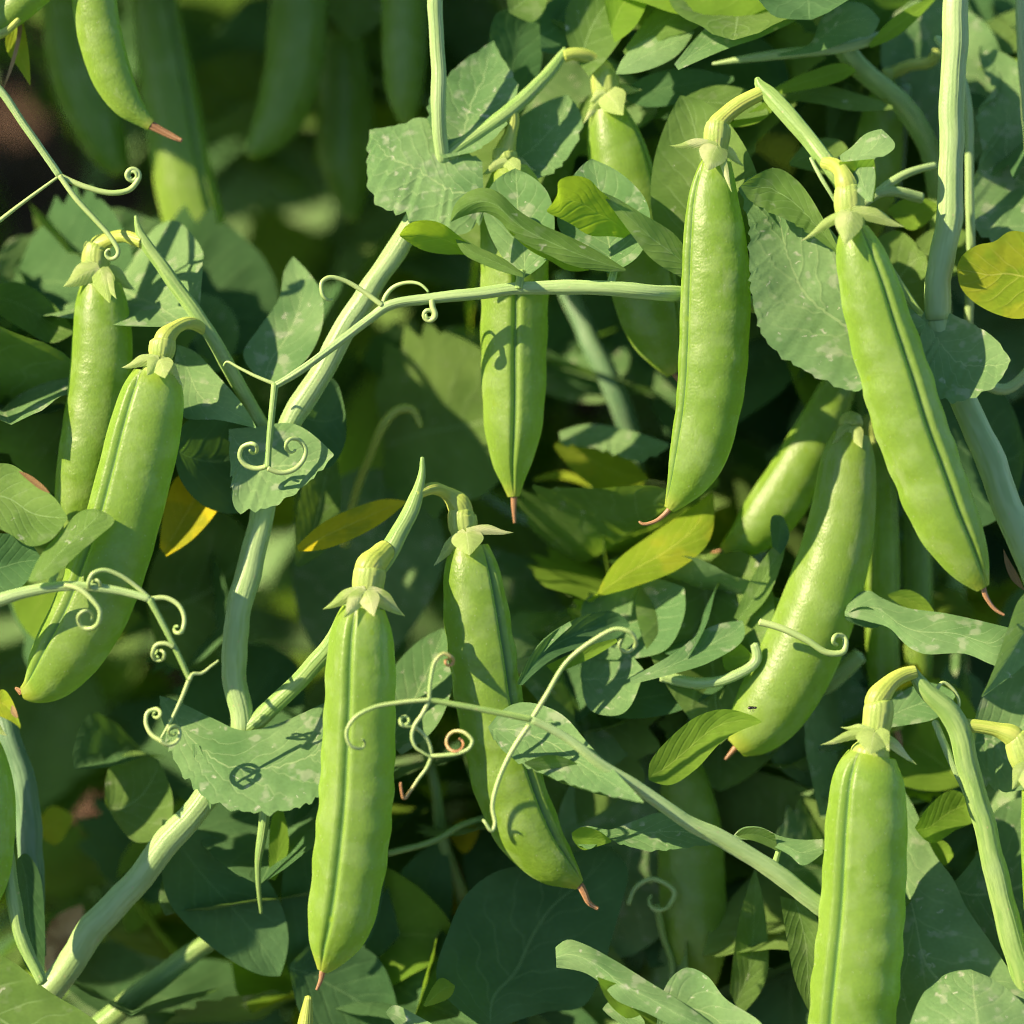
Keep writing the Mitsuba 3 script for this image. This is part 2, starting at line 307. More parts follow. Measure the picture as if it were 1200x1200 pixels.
def pod(label, rows, d, seam, tip=(), knob=None, pedicel=None, sepals=(), tipw=7, group='pea pods on the plants', **k):
    """a pod: hull, dried style at the beak, calyx cup, sepals, pedicel"""
    t = thing('pea_pod', label, 'pea pod', group)
    hull(t, rows, d, seam, **k)
    ds = k.get('dslope', 0.0)
    if tip:
        tube(t, 'dried_style', [(rows[-1][0], rows[-1][1], d + ds)] + [(q[0], q[1], d + ds + (q[2] if len(q) > 2 else 0)) for q in tip],
             np.linspace(tipw * 1.1, tipw * 0.45, len(tip) + 1), bsdf='stem_brown', ribs=0.1)
    if knob:
        kx, ky, kr = knob; a = rows[0]; b = rows[1]
        ax, ay = a[0] - kx, a[1] - ky
        line = [(kx - 0.35 * ax * kr / math.hypot(ax, ay), ky - 0.35 * ay * kr / math.hypot(ax, ay)), (kx, ky), (kx + 0.35 * ax, ky + 0.35 * ay), (kx + 0.7 * ax, ky + 0.7 * ay), (a[0], a[1]), (b[0], b[1])]
        tube(t, 'calyx', line, [kr * 1.45, kr * 1.95, kr * 2.1, kr * 1.8, max(a[2] * 0.78, kr * 1.4), b[2] * 0.45], d=d, bsdf='calyx_skin', ribs=0.03, sides=20)
        nx, ny = kx + 0.55 * ax, ky + 0.55 * ay
        for (sx, sy, sw, sd) in sepals:
            dx, dy = sx - nx, sy - ny; ln = math.hypot(dx, dy); ux, uy = -dy / ln, dx / ln
            mx, my = nx + 0.45 * dx, ny + 0.45 * dy - 3
            h = sw / 2
            LID[0] += 1; rng = random.Random(LID[0])
            Lp = [(nx + ux * h * .75, ny + uy * h * .75), (mx + ux * h, my + uy * h), (nx + .78 * dx + ux * h * .42, ny + .78 * dy + uy * h * .42), (sx, sy)]
            Rp = [(nx - ux * h * .75, ny - uy * h * .75), (mx - ux * h, my - uy * h), (nx + .78 * dx - ux * h * .42, ny + .78 * dy - uy * h * .42), (sx + .6, sy)]
            nu, nv = 20, 7
            pts = sheet(np.array(Lp), np.array(Rp), 0, 0, 0, -0.22, 0, 0, nu, nv, rng, 0.15)
            ss = np.linspace(0, 1, nu)
            dep = d + (1 - ss) * (-kr * 0.2 if sd <= 0 else kr * 0.15) + ss * sd
            pts = pts + (pts - CAM) / FOCUS * (dep * MM)[:, None, None]
            uv = np.stack(np.broadcast_arrays((LID[0] + 0.98 * ss)[:, None], np.linspace(0, 1, nv)[None]), -1).reshape(-1, 2)
            add(t, 'sepal', (pts.reshape(-1, 3), grid_faces(nu, nv)), uv, 'sepal_green')
    if pedicel:
        pts, w = pedicel
        w = list(w); w[-1] = max(w[-1], 2.0 * knob[2] * 0.80) if knob else w[-1]
        pl = [(q[0], q[1], d + (q[2] if len(q) > 2 else 0)) for q in pts]
        if knob:
            a = rows[0]; ln = math.hypot(a[0] - knob[0], a[1] - knob[1]); pl.append((knob[0] + (a[0] - knob[0]) / ln * knob[2] * .35, knob[1] + (a[1] - knob[1]) / ln * knob[2] * .35, d)); w.append(w[-1] * .9)
        tube(t, 'pedicel', pl, w, bsdf='stem_yellow', ribs=0.02, n=48)
    return t

# ---------------------------------------------------------------- ground
def ground():
    xs = np.concatenate([[-60, -20, -8, -3, -1.6], np.linspace(-0.9, 0.9, 150), [1.6, 3, 8, 20, 60]])
    ys = np.concatenate([[-60, -20, -8, -3, -1.5], np.linspace(-0.6, 1.4, 160), [2, 3, 8, 20, 60]])
    X, Y = np.meshgrid(xs, ys, indexing='ij')
    q = np.stack([X, Y, X * 0], -1)
    z = 0.030 * (meshkit.fbm(q * 14, 4) - 0.5) + 0.022 * np.maximum(0, meshkit.fbm(q * 45, 3, seed=5) - 0.48)
    v = np.stack([X, Y, np.where((np.abs(X) < 1.5) & (Y > -1.4) & (Y < 1.9), z, 0)], -1)
    scene['soil_ground'] = mikit.ply((v.reshape(-1, 3), grid_faces(len(xs), len(ys))), 'soil_skin', smooth=True)
    labels['soil_ground'] = {'label': 'brown garden soil under the pea plants', 'kind': 'structure', 'category': 'ground'}
    rng = np.random.default_rng(4); V, F, n = [], [], 0
    import trimesh
    ico = trimesh.creation.icosphere(subdivisions=1)
    for i in range(3800):
        x, y = rng.uniform(-0.42, 0.42), rng.uniform(0.0, 0.75); r = 0.0016 + 0.009 * rng.random() ** 4
        w = ico.vertices * (1 + 0.9 * (meshkit.fbm(ico.vertices * 1.8 + i * 7, 2) - 0.5))[:, None] * r * [1, 0.9, 0.75]
        zb = 0.030 * (float(meshkit.fbm(np.array([x, y, 0.0]) * 14, 4)) - 0.5) + 0.022 * max(0, float(meshkit.fbm(np.array([x, y, 0.0]) * 45, 3, seed=5)) - 0.48)
        w = w + [x, y, zb + 0.25 * r]
        V.append(w); F.append(ico.faces + n); n += len(w)
    scene['soil_clods'] = mikit.ply((np.vstack(V), np.vstack(F)), 'soil_skin', smooth=True)
    labels['soil_clods'] = {'label': 'loose brown soil clods scattered on the ground', 'kind': 'stuff', 'category': 'soil'}
ground()

# ---------------------------------------------------------------- the front plants
A = thing('pea_plant', 'pea plant with thick pale stem climbing from lower left to top centre', 'pea plant')
B = thing('pea_plant', 'pea plant with thick straight pale stem at upper right and long horizontal leaf stalk', 'pea plant')
C = thing('pea_plant', 'pea plant at lower right with long diagonal leaf stalk ending in branched tendrils', 'pea plant')
D = thing('pea_plant', 'pea plant at left edge with thin leaf stalk and tendrils curling before a pod', 'pea plant')
E = thing('pea_plant', 'pea plant behind the lower right pods with a cluster of small folded leaves', 'pea plant')
F_ = thing('pea_plant', 'pea plant at the top right with overlapping smooth rounded leaves', 'pea plant')
G = thing('pea_plant', 'low shaded pea plant with big dark leaves near the soil at bottom centre', 'pea plant')

# plant A: main stem, three peduncles
tube(A, 'stem', [(-420, 1760, 50), (-180, 1440, 26), (-60, 1290, 20), (55, 1165, 18), (150, 1045, 16), (235, 940, 15), (262, 905, 16)], [38, 38, 38, 36, 33, 31, 28], ribs=.03)
tube(A, 'stem', [(262, 905, 16), (283, 858, 15), (276, 790, 14), (281, 720, 13), (295, 650, 14), (310, 585, 16), (328, 530, 18)], [27, 28, 30, 31, 31, 29, 26], ribs=.03)
tube(A, 'stem', [(328, 530, 18), (345, 487, 17), (385, 420, 16), (432, 340, 16), (480, 265, 18), (520, 190, 19)], [26, 27, 28, 27, 25, 22], ribs=.03)
tube(A, 'stem', [(520, 190, 18), (514, 130, 14), (512, 40, 14), (510, -80, 12), (500, -260, 10)], [17, 18, 18, 17, 15], ribs=.03)
tube(A, 'peduncle', [(288, 856, 15), (330, 818, 12), (380, 765, 8), (425, 690, 3), (455, 645, 2), (485, 590, 4), (494, 560, 5), (495, 536, 5)], [23, 22, 21, 22, 22, 18, 10, 5], bsdf='stem_green')
tube(A, 'peduncle', [(524, 184, 18), (560, 158, 19), (600, 128, 21), (640, 90, 25), (658, 66, 27), (662, 56, 27)], [19, 19, 18, 16, 11, 4], bsdf='stem_green')
tube(A, 'peduncle', [(318, 520, 20), (290, 470, 18), (240, 385, 12), (200, 325, 11), (172, 287, 11), (163, 270, 11), (159, 253, 11)], [20, 18, 17, 16, 14, 9, 4], bsdf='stem_green')
leaf(A, [(187, 815), (213, 824), (250, 842), (285, 856), (330, 846), (385, 822), (450, 800)], [(187, 817), (192, 850), (205, 892), (245, 938), (295, 952), (350, 946), (452, 880)], 7, 'leaf_grey', tilt=.9, teeth=(0, 9), fold=-.05)
leaf(A, [(225, 872), (228, 895), (238, 925), (246, 948)], [(232, 872), (240, 890), (247, 925), (247, 948)], 2, 'leaf_grey')
leaf(A, [(268, 503), (300, 500), (345, 497), (391, 532)], [(268, 506), (271, 560), (277, 597), (320, 593), (358, 568), (391, 534)], 9, 'leaf_grey', tilt=.5, teeth=(0, 8))
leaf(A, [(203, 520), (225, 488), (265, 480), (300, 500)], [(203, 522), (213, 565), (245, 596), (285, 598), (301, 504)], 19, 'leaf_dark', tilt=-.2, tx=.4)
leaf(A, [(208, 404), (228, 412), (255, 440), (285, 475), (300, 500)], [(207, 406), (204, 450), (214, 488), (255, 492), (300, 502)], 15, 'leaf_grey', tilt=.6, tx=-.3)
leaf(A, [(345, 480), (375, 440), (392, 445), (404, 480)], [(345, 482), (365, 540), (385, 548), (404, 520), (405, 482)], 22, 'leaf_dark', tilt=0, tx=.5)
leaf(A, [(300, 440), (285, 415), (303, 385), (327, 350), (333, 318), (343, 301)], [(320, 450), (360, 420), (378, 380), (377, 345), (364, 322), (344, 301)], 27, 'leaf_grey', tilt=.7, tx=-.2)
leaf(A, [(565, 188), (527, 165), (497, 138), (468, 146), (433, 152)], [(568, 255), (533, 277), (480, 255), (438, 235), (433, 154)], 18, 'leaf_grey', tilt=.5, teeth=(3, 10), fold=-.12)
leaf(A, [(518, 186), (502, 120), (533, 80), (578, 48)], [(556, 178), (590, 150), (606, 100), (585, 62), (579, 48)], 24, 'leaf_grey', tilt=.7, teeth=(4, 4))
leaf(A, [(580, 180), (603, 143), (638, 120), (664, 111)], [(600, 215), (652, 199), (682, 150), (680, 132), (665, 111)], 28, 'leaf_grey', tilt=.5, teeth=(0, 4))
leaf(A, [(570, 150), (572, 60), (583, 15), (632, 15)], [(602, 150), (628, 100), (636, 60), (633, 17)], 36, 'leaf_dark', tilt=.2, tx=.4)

# plant B: right main stem, peduncle, leaf stalk with leaflets and tendrils
tube(B, 'stem', [(1128, -260, 10), (1120, -80, 10), (1119, 20, 9), (1116, 120, 9), (1110, 230, 9), (1102, 330, 9), (1098, 375, 9)], [26, 29, 30, 30, 30, 31, 30], ribs=.03)
tube(B, 'stem', [(1098, 375, 9), (1112, 430, 10), (1138, 490, 8), (1170, 570, 7), (1205, 655, 6), (1260, 770, 8), (1330, 960, 14), (1390, 1300, 34), (1420, 1800, 70)], [30, 31, 34, 36, 37, 38, 38, 38, 38], ribs=.03)
tube(B, 'peduncle', [(1085, 378, 12), (1050, 330, 14), (1010, 270, 12), (980, 207, -2), (945, 160, 1), (905, 115, 5), (891, 101, 6), (887, 91, 6)], [10, 14, 17, 19, 20, 20, 14, 5], bsdf='stem_green')
tube(B, 'peduncle', [(950, 185, -2), (962, 207, -4), (978, 235, -4), (986, 255, -2)], [4, 5, 4, 3], bsdf='stem_pale')
tube(B, 'rachis', [(1090, 378, 11), (1000, 372, 16), (880, 355, 18), (805, 346, 10), (760, 342, 4), (715, 338, 3), (620, 337, 4), (540, 345, 4), (500, 350, 4), (455, 359, 4), (435, 372, 4), (398, 400, 3), (350, 436, 2), (322, 452, 2)],
     [20, 20, 20, 19, 19, 18, 16, 14, 13, 12, 11, 10, 9, 8])
tube(B, 'tendril', [(322, 450, 2), (318, 490, 1), (314, 548, 0)], [9, 8, 7], bsdf='stem_green')
tendril(B, spiral([(314, 546), (300, 549), (288, 545), (281, 535), (284, 524), (293, 520)], 7, .8, True), 8, 0)
tendril(B, spiral([(314, 549), (330, 554), (345, 550), (356, 538), (358, 526), (352, 517)], 11, .8, False), 8, -1)
tendril(B, spiral([(448, 358), (425, 341), (404, 329), (386, 325), (377, 331), (377, 343)], 12, .35, False), 8, 2)
tendril(B, [(448, 362), (452, 347), (462, 336), (478, 331), (492, 333), (502, 342)], 8, 5)
tendril(B, spiral([(506, 352), (507, 360), (510, 368)], 7, 1.6, True, .5), 9, 3, wave=.3)
tendril(B, [(322, 450), (300, 441), (280, 431), (266, 424), (262, 429)], 6, 3)
for x, y, dx in ((610, 332, 2), (718, 331, 2)):
    tube(B, 'petiolule', [(x - dx, y + 6, 3), (x, y - 4, 3), (x + 2, y - 14, 4)], [11, 10, 9], bsdf='stem_green')
leaf(B, [(613, 322), (580, 303), (545, 282), (518, 262), (495, 258), (478, 263), (468, 275)], [(613, 324), (590, 319), (565, 309), (545, 299), (520, 298), (495, 293), (469, 277)], 3, 'leaf_lime', tilt=-.9, tx=.1, fold=.30)
leaf(B, [(613, 321), (590, 303), (562, 290), (538, 276), (531, 272)], [(613, 325), (588, 318), (562, 308), (544, 298), (531, 274)], 0, 'leaf_green', tilt=1.0, tx=.3, fold=-.2)
leaf(B, [(733, 315), (700, 294), (667, 277), (633, 262), (607, 246), (587, 227), (570, 220), (550, 224), (533, 240), (528, 258)], [(733, 318), (700, 317), (667, 310), (643, 299), (627, 292), (600, 276), (585, 258), (567, 249), (545, 253), (529, 260)], 0, 'leaf_green', tilt=.5, tx=.25, fold=-.35)
leaf(B, [(690, 312), (660, 305), (640, 295), (620, 285), (597, 270)], [(690, 317), (665, 317), (645, 306), (622, 294), (597, 272)], 3, 'leaf_lime', tilt=-1.2, fold=0)
leaf(B, [(806, 296), (790, 274), (752, 250), (722, 232), (703, 224)], [(806, 328), (785, 318), (762, 302), (744, 280), (704, 226)], 3, 'leaf_green', tilt=.2, tx=.5, fold=-.15)
leaf(B, [(742, 276), (716, 235), (702, 222), (690, 210), (672, 206), (655, 212), (653, 228), (641, 246)], [(742, 278), (733, 279), (716, 277), (692, 276), (668, 262), (652, 254), (645, 251), (641, 248)], 1, 'leaf_lime', tilt=-.8, tx=.3, fold=.12)
leaf(B, [(613, 325), (588, 300), (572, 270), (566, 240), (580, 212), (604, 197)], [(614, 326), (642, 302), (650, 262), (642, 226), (625, 208), (605, 198)], 8, 'leaf_grey', tilt=.25, tx=-.2, fold=.1)
leaf(B, [(712, 320), (680, 295), (654, 265), (660, 225), (684, 192), (694, 186)], [(714, 321), (748, 300), (762, 268), (757, 235), (730, 205), (696, 187)], 9, 'leaf_grey', tilt=.25, tx=-.2, fold=.12)
leaf(B, [(800, 330), (775, 290), (763, 240), (766, 190), (780, 145), (797, 112)], [(830, 335), (880, 280), (890, 220), (872, 170), (835, 125), (799, 112)], 15, 'leaf_green', tilt=.2, tx=-.25, fold=.16)
leaf(B, [(1085, 378), (1055, 350), (1000, 300), (963, 255), (933, 212), (905, 196)], [(1085, 380), (1040, 440), (1003, 458), (950, 438), (898, 400), (880, 340), (877, 260), (868, 218), (904, 198)], 1, 'leaf_grey', tilt=.4, tx=.12, teeth=(0, 7), fold=.12)
leaf(B, [(985, 300), (930, 262), (880, 236), (868, 218)], [(987, 302), (968, 262), (935, 212), (908, 197), (870, 216)], 0, 'leaf_green', tilt=.3, tx=.2, fold=.2, teeth=(3, 0))
leaf(B, [(1016, 236), (988, 205), (981, 187), (998, 172), (1014, 157), (1033, 151)], [(1022, 236), (1026, 208), (1025, 186), (1036, 183), (1049, 171), (1034, 152)], -3, 'leaf_grey', tilt=1.3, tx=-.5, fold=-.12)
leaf(B, [(1018, 236), (990, 208), (983, 190)], [(1024, 236), (1027, 208), (1024, 186)], -5, 'leaf_lime', tilt=-.3, tx=.3, fold=.25)
leaf(B, [(1084, 362), (1110, 366), (1132, 376), (1163, 394), (1184, 421)], [(1080, 372), (1082, 430), (1108, 470), (1140, 466), (1168, 450), (1184, 423)], 2, 'leaf_grey', tilt=.6, tx=-.1, teeth=(2, 7))
leaf(B, [(1250, 320), (1208, 276), (1184, 271), (1165, 283), (1146, 287), (1128, 299), (1121, 315)], [(1250, 345), (1200, 373), (1170, 369), (1140, 353), (1125, 335), (1122, 317)], 2, 'leaf_olive', tilt=.1, tx=-.1, fold=.1)
leaf(B, [(1260, 200), (1200, 80), (1172, 60), (1150, 52)], [(1260, 310), (1150, 276), (1133, 240), (1150, 180), (1146, 128), (1168, 112), (1150, 78), (1148, 54)], 34, 'leaf_grey', tilt=.4, tx=-.1, teeth=(0, 8))
leaf(B, [(1250, 670), (1198, 698), (1180, 740), (1162, 790), (1150, 816)], [(1260, 770), (1212, 772), (1188, 790), (1166, 806), (1151, 817)], -6, 'leaf_grey', tilt=-.3, tx=.6, fold=.3)
leaf(B, [(1176, 643), (1182, 655), (1192, 672), (1200, 690)], [(1176, 645), (1178, 662), (1186, 680), (1200, 692)], 2, 'leaf_dry')
tube(B, 'leaf_stalk', [(1102, 372, 12), (1150, 445, 18), (1180, 455, 20), (1215, 420, 22)], [16, 14, 13, 13])
leaf(B, [(1085, 470), (1130, 440), (1175, 460), (1200, 520)], [(1085, 475), (1080, 560), (1120, 620), (1180, 600), (1202, 524)], 30, 'leaf_dark', tilt=.2, tx=.3)
leaf(B, [(1000, 380), (1010, 300), (1050, 270), (1085, 300)], [(1004, 384), (1050, 390), (1088, 360), (1086, 302)], 26, 'leaf_green', tilt=.5)

# plant C
tube(C, 'stem', [(1068, 785, 0), (1085, 810, 0), (1118, 845, 1), (1140, 910, 2), (1158, 985, 3), (1180, 1070, 4), (1205, 1150, 5), (1240, 1290, 8), (1300, 1700, 40)], [12, 20, 27, 27, 28, 30, 33, 34, 36], bsdf='stem_green', ribs=.03)
tube(C, 'peduncle', [(1095, 845, 3), (1110, 880, 3), (1128, 920, 4), (1145, 960, 6)], [8, 9, 8, 6], bsdf='stem_pale')
tube(C, 'rachis', [(1200, 1172, 12), (1120, 1142, 26), (1050, 1110, 20), (1005, 1087, 6), (962, 1061, 0), (920, 1030, -2), (850, 985, -5), (797, 957, -8), (753, 928, -10), (700, 892, -13), (660, 862, -14), (623, 843, -15)], [26, 25, 24, 23, 22, 21, 20, 17, 15, 12, 10, 9], bsdf='stem_pale')
tube(C, 'rachis', [(623, 843, -15), (567, 832, -16.5), (503, 820, -18)], [8, 7, 6.5], bsdf='stem_green', ribs=0)
q = lambda *a: [(400 + a[i] / 3, 800 + a[i + 1] / 3) for i in range(0, len(a), 2)]
tendril(C, spiral([(623, 843), (640, 815), (664, 776), (696, 750), (722, 737), (737, 740)], 14, .9, True), 7.5, -16)
tendril(C, [(620, 850), (600, 880), (584, 915), (577, 945), (580, 966), (576, 974), (568, 963), (566, 961)], 8, -16)
tendril(C, spiral([(503, 820), (470, 823), (438, 829), (416, 841), (406, 858), (410, 873), (418, 877)], 8, .5, False), 6.5, -19)
tendril(C, spiral([(503, 820), (505, 795), (510, 775), (520, 766), (529, 770)], 6, 1.0, True), 6, -18, red=1)
tendril(C, q(310, 60, 285, 110, 258, 150, 248, 190, 260, 225, 290, 248, 316, 262), 7, -18, wave=.5)
tendril(C, spiral(q(316, 258, 370, 254, 420, 246, 450, 230, 460, 205, 440, 180), 15, 1.1, False), 6, -18, red=1)
tendril(C, spiral(q(316, 262, 312, 225, 292, 185, 255, 155, 220, 152), 6, 1.2, True, .6), 6, -17)
tendril(C, q(316, 262, 300, 300, 270, 340, 240, 385, 220, 408, 212, 385, 208, 352), 6, -18, red=1)
leaf(C, [(572, 852), (592, 830), (612, 823), (640, 828), (662, 840), (690, 872), (722, 905), (754, 939)], [(574, 858), (588, 878), (615, 898), (642, 909), (690, 926), (754, 941)], -8, 'leaf_grey', tilt=.7, tx=-.3, fold=.12, teeth=(0, 4), wob=.4)
leaf(C, [(615, 893), (650, 885), (700, 908), (754, 940)], [(615, 895), (645, 912), (690, 928), (754, 942)], -6, 'leaf_green', tilt=-.6, tx=.1, fold=0)
leaf(C, [(760, 911), (762, 893), (790, 860), (820, 838), (850, 831), (880, 838), (892, 845)], [(760, 914), (785, 920), (815, 902), (850, 866), (892, 847)], 6, 'leaf_lime', tilt=.2, tx=.1, fold=.12)
leaf(C, [(670, 977), (683, 968), (715, 972), (735, 965), (775, 952), (810, 958), (852, 985)], [(671, 985), (690, 995), (707, 985), (730, 990), (760, 997), (800, 994), (852, 987)], 4, 'leaf_grey', tilt=1.2, fold=.1, teeth=(0, 3))
leaf(C, [(670, 976), (683, 969), (702, 974), (716, 985)], [(671, 984), (683, 996), (700, 992), (716, 987)], 2, 'leaf_lime', tilt=-.4)
leaf(C, [(857, 982), (870, 970), (890, 969), (915, 980), (940, 984), (964, 983)], [(858, 984), (885, 985), (908, 993), (925, 1002), (940, 1014), (964, 1000)], 2, 'leaf_grey', tilt=1.0, fold=-.2)
leaf(C, [(862, 978), (872, 971), (890, 970), (908, 978)], [(868, 982), (885, 986), (900, 992), (912, 998)], 0, 'leaf_green', tilt=-.4)
tube(C, 'petiolule', [(906, 1022, 0), (909, 1010, 1), (913, 995, 2)], [9, 8, 7], bsdf='stem_green')
leaf(C, [(1050, 915), (1068, 940), (1095, 1000), (1117, 1030), (1132, 1062), (1165, 1110), (1205, 1170)], [(1040, 920), (1030, 1000), (1030, 1090), (1040, 1200), (1100, 1230), (1207, 1174)], 13, 'leaf_grey', tilt=.35, tx=-.25, fold=-.1)
leaf(C, [(1115, 1037), (1145, 1000), (1165, 952), (1200, 934), (1260, 950)], [(1117, 1040), (1125, 1090), (1165, 1130), (1205, 1140), (1262, 1060)], 20, 'leaf_grey', tilt=.5, tx=-.1)
leaf(C, [(1060, 1230), (1068, 1195), (1085, 1160), (1110, 1141), (1138, 1136)], [(1240, 1250), (1218, 1200), (1198, 1175), (1168, 1150), (1140, 1137)], -10, 'leaf_grey', tilt=.8, fold=-.12)
leaf(C, [(1138, 872), (1150, 820), (1178, 786), (1240, 760)], [(1140, 876), (1142, 908), (1160, 922), (1185, 928), (1242, 900)], 14, 'leaf_grey', tilt=.5, teeth=(0, 7))
leaf(C, [(1072, 970), (1090, 943), (1115, 926), (1136, 935)], [(1074, 973), (1092, 988), (1120, 973), (1143, 960), (1137, 937)], 18, 'leaf_lime', tilt=.3, tx=.2, fold=.2)
leaf(C, [(1088, 990), (1105, 985), (1118, 1000)], [(1090, 994), (1106, 1014), (1117, 1004)], 22, 'leaf_lime', tilt=.2)
leaf(C, [(651, 1110), (665, 1101), (684, 1106), (720, 1125), (760, 1150), (800, 1175), (856, 1216)], [(652, 1134), (685, 1140), (705, 1153), (722, 1172), (760, 1188), (790, 1203), (856, 1220)], -4, 'leaf_grey', tilt=.5, tx=-.1, fold=-.3)
leaf(C, [(700, 1145), (740, 1160), (790, 1190)], [(703, 1155), (722, 1185), (790, 1215)], -2, 'leaf_lime', tilt=-.6, fold=.1)
leaf(C, [(768, 1210), (782, 1152), (804, 1134), (828, 1143), (850, 1170), (892, 1199), (910, 1235)], [(770, 1215), (800, 1225), (850, 1238), (908, 1238)], -9, 'leaf_grey', tilt=.7)
leaf(C, [(706, 1182), (716, 1173), (738, 1178), (755, 1196)], [(707, 1184), (720, 1195), (740, 1204), (756, 1200)], 0, 'leaf_grey', tilt=.8)
leaf(C, [(914, 1050), (922, 1100), (932, 1150), (949, 1187)], [(950, 1060), (966, 1110), (960, 1160), (950, 1188)], 14, 'leaf_green', tilt=.1, tx=.1)
leaf(C, [(855, 1162), (866, 1080), (884, 1018)], [(868, 1190), (897, 1150), (898, 1080), (886, 1020)], 28, 'leaf_green', tilt=.1, tx=.2)
leaf(C, [(1025, 850), (1045, 820), (1085, 800), (1120, 812)], [(1025, 854), (1060, 850), (1100, 840), (1120, 815)], 18, 'leaf_grey', tilt=.7)
tendril(C, spiral([(1098, 808), (1105, 800), (1117, 808), (1124, 822), (1122, 832)], 10, .8, True), 6, 4)

# plant D
tube(D, 'stem', [(-110, 1800, 50), (-90, 1280, 4), (-75, 1000, 4), (-70, 800, 2), (-60, 500, 2), (-50, 250, 4), (-60, -60, 8), (-75, -260, 8)], [34, 34, 33, 32, 30, 28, 26, 24], ribs=.03)
tube(D, 'rachis', [(-66, 735, -8), (-10, 707, -11), (40, 692, -12), (80, 686, -13), (125, 690, -13), (175, 702, -14)], [17, 15, 14, 12, 10, 8], ribs=.02)
tube(D, 'tendril', [(175, 702, -14), (200, 750, -14), (222, 796, -13)], [7.5, 7, 6.5], bsdf='stem_green')
tendril(D, spiral([(178, 704), (158, 686), (140, 674), (122, 668), (109, 672), (104, 681)], 8, 1.2, False), 7, -14)
tendril(D, spiral([(76, 686), (92, 690), (107, 702), (117, 716), (116, 728)], 14, 1.1, True), 8, -15)
tendril(D, spiral([(176, 702), (195, 701), (210, 710), (216, 725), (214, 738)], 6, .8, True), 7.5, -14)
tendril(D, spiral([(203, 758), (193, 754), (183, 756), (179, 764)], 8, 1.3, False), 6.5, -14)
tendril(D, [(222, 797), (226, 790), (236, 789), (247, 781), (256, 774)], 6.5, -13)
tendril(D, [(222, 795), (212, 820), (200, 845), (187, 868)], 7, -13)
tendril(D, spiral([(189, 868), (177, 860), (171, 847), (173, 835), (181, 831)], 6, 1.0, True), 7, -13)
tendril(D, spiral([(188, 868), (198, 873), (208, 868), (211, 860)], 8, 1.0, False), 6.5, -13)
tube(D, 'petiolule', [(62, 690, -12), (62, 680, -12), (66, 670, -12)], [11, 9, 8], bsdf='stem_green')
leaf(D, [(-20, 546), (12, 544), (36, 560), (63, 582), (79, 606)], [(-20, 612), (10, 625), (35, 640), (58, 634), (79, 608)], -6, 'leaf_green', tilt=.7, tx=-.1, fold=.16)
leaf(D, [(22, 552), (34, 556), (50, 568), (58, 577)], [(23, 554), (33, 563), (46, 573), (58, 578)], -7.2, 'leaf_dry', tilt=.7, tx=-.1)
leaf(D, [(-30, 622), (0, 625), (26, 628), (49, 655)], [(-30, 722), (0, 706), (27, 686), (49, 657)], -4, 'leaf_dark', tilt=.3, tx=.1, fold=.2)
leaf(D, [(33, 680), (50, 647), (75, 619), (93, 600), (113, 596)], [(35, 682), (60, 676), (95, 646), (115, 629), (134, 610), (115, 597)], -12, 'leaf_green', tilt=.7, tx=-.3, fold=-.12)
tube(D, 'leaf_stalk', [(-50, 70, 8), (-5, 100, 8), (30, 148, 8), (70, 206, 8)], [10, 9, 9, 8.5], ribs=.02)
tendril(D, [(-40, 290), (-5, 262), (30, 235), (70, 206)], 8.5, 8, wave=.2)
tendril(D, spiral([(70, 206), (90, 234), (112, 258), (128, 276), (138, 292)], 9, .9, True), 8.5, 6, wave=.2)
tendril(D, spiral([(72, 207), (100, 219), (130, 226), (152, 222), (162, 210)], 8, 1.8, False, .4), 9, 8, wave=.3)
leaf(D, [(-70, 1130), (0, 1120), (58, 1162), (112, 1197), (136, 1232)], [(-90, 1230), (-20, 1260), (40, 1290), (100, 1270), (136, 1236)], -10, 'leaf_green', tilt=.8, tx=.1, fold=.08)
tube(D, 'peduncle', [(5, 985, -2), (14, 1040, -3), (26, 1100, -3), (50, 1152, -4)], [17, 18, 16, 13], bsdf='stem_green')
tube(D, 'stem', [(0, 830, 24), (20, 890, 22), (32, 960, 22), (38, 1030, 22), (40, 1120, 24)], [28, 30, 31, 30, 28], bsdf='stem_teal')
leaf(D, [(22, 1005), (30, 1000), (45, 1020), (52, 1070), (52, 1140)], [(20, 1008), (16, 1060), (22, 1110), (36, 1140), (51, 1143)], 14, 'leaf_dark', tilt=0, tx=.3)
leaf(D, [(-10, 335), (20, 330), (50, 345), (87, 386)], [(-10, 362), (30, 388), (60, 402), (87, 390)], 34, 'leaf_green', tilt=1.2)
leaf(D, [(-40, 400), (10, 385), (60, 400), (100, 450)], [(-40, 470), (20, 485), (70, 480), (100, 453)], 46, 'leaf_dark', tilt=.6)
leaf(D, [(-4, 812), (4, 808), (14, 820), (24, 850)], [(-4, 838), (6, 842), (14, 846), (24, 854)], -9, 'leaf_olive')
leaf(D, [(14, 826), (18, 830), (21, 840)], [(13, 828), (13, 836), (20, 842)], -10.5, 'leaf_dry')
tube(D, 'leaf_stalk', [(-30, 45, 16), (0, 40, 14), (22, 22, 14)], [14, 11, 8], bsdf='stem_yellow')
leaf(D, [(10, 15), (24, 20), (32, 50), (36, 98)], [(8, 18), (8, 60), (22, 80), (35, 100)], 20, 'leaf_olive', tilt=.1)
leaf(D, [(22, 20), (26, 30), (18, 70), (4, 105)], [(20, 22), (20, 40), (12, 75), (2, 106)], 17, 'leaf_dry', tilt=.1)

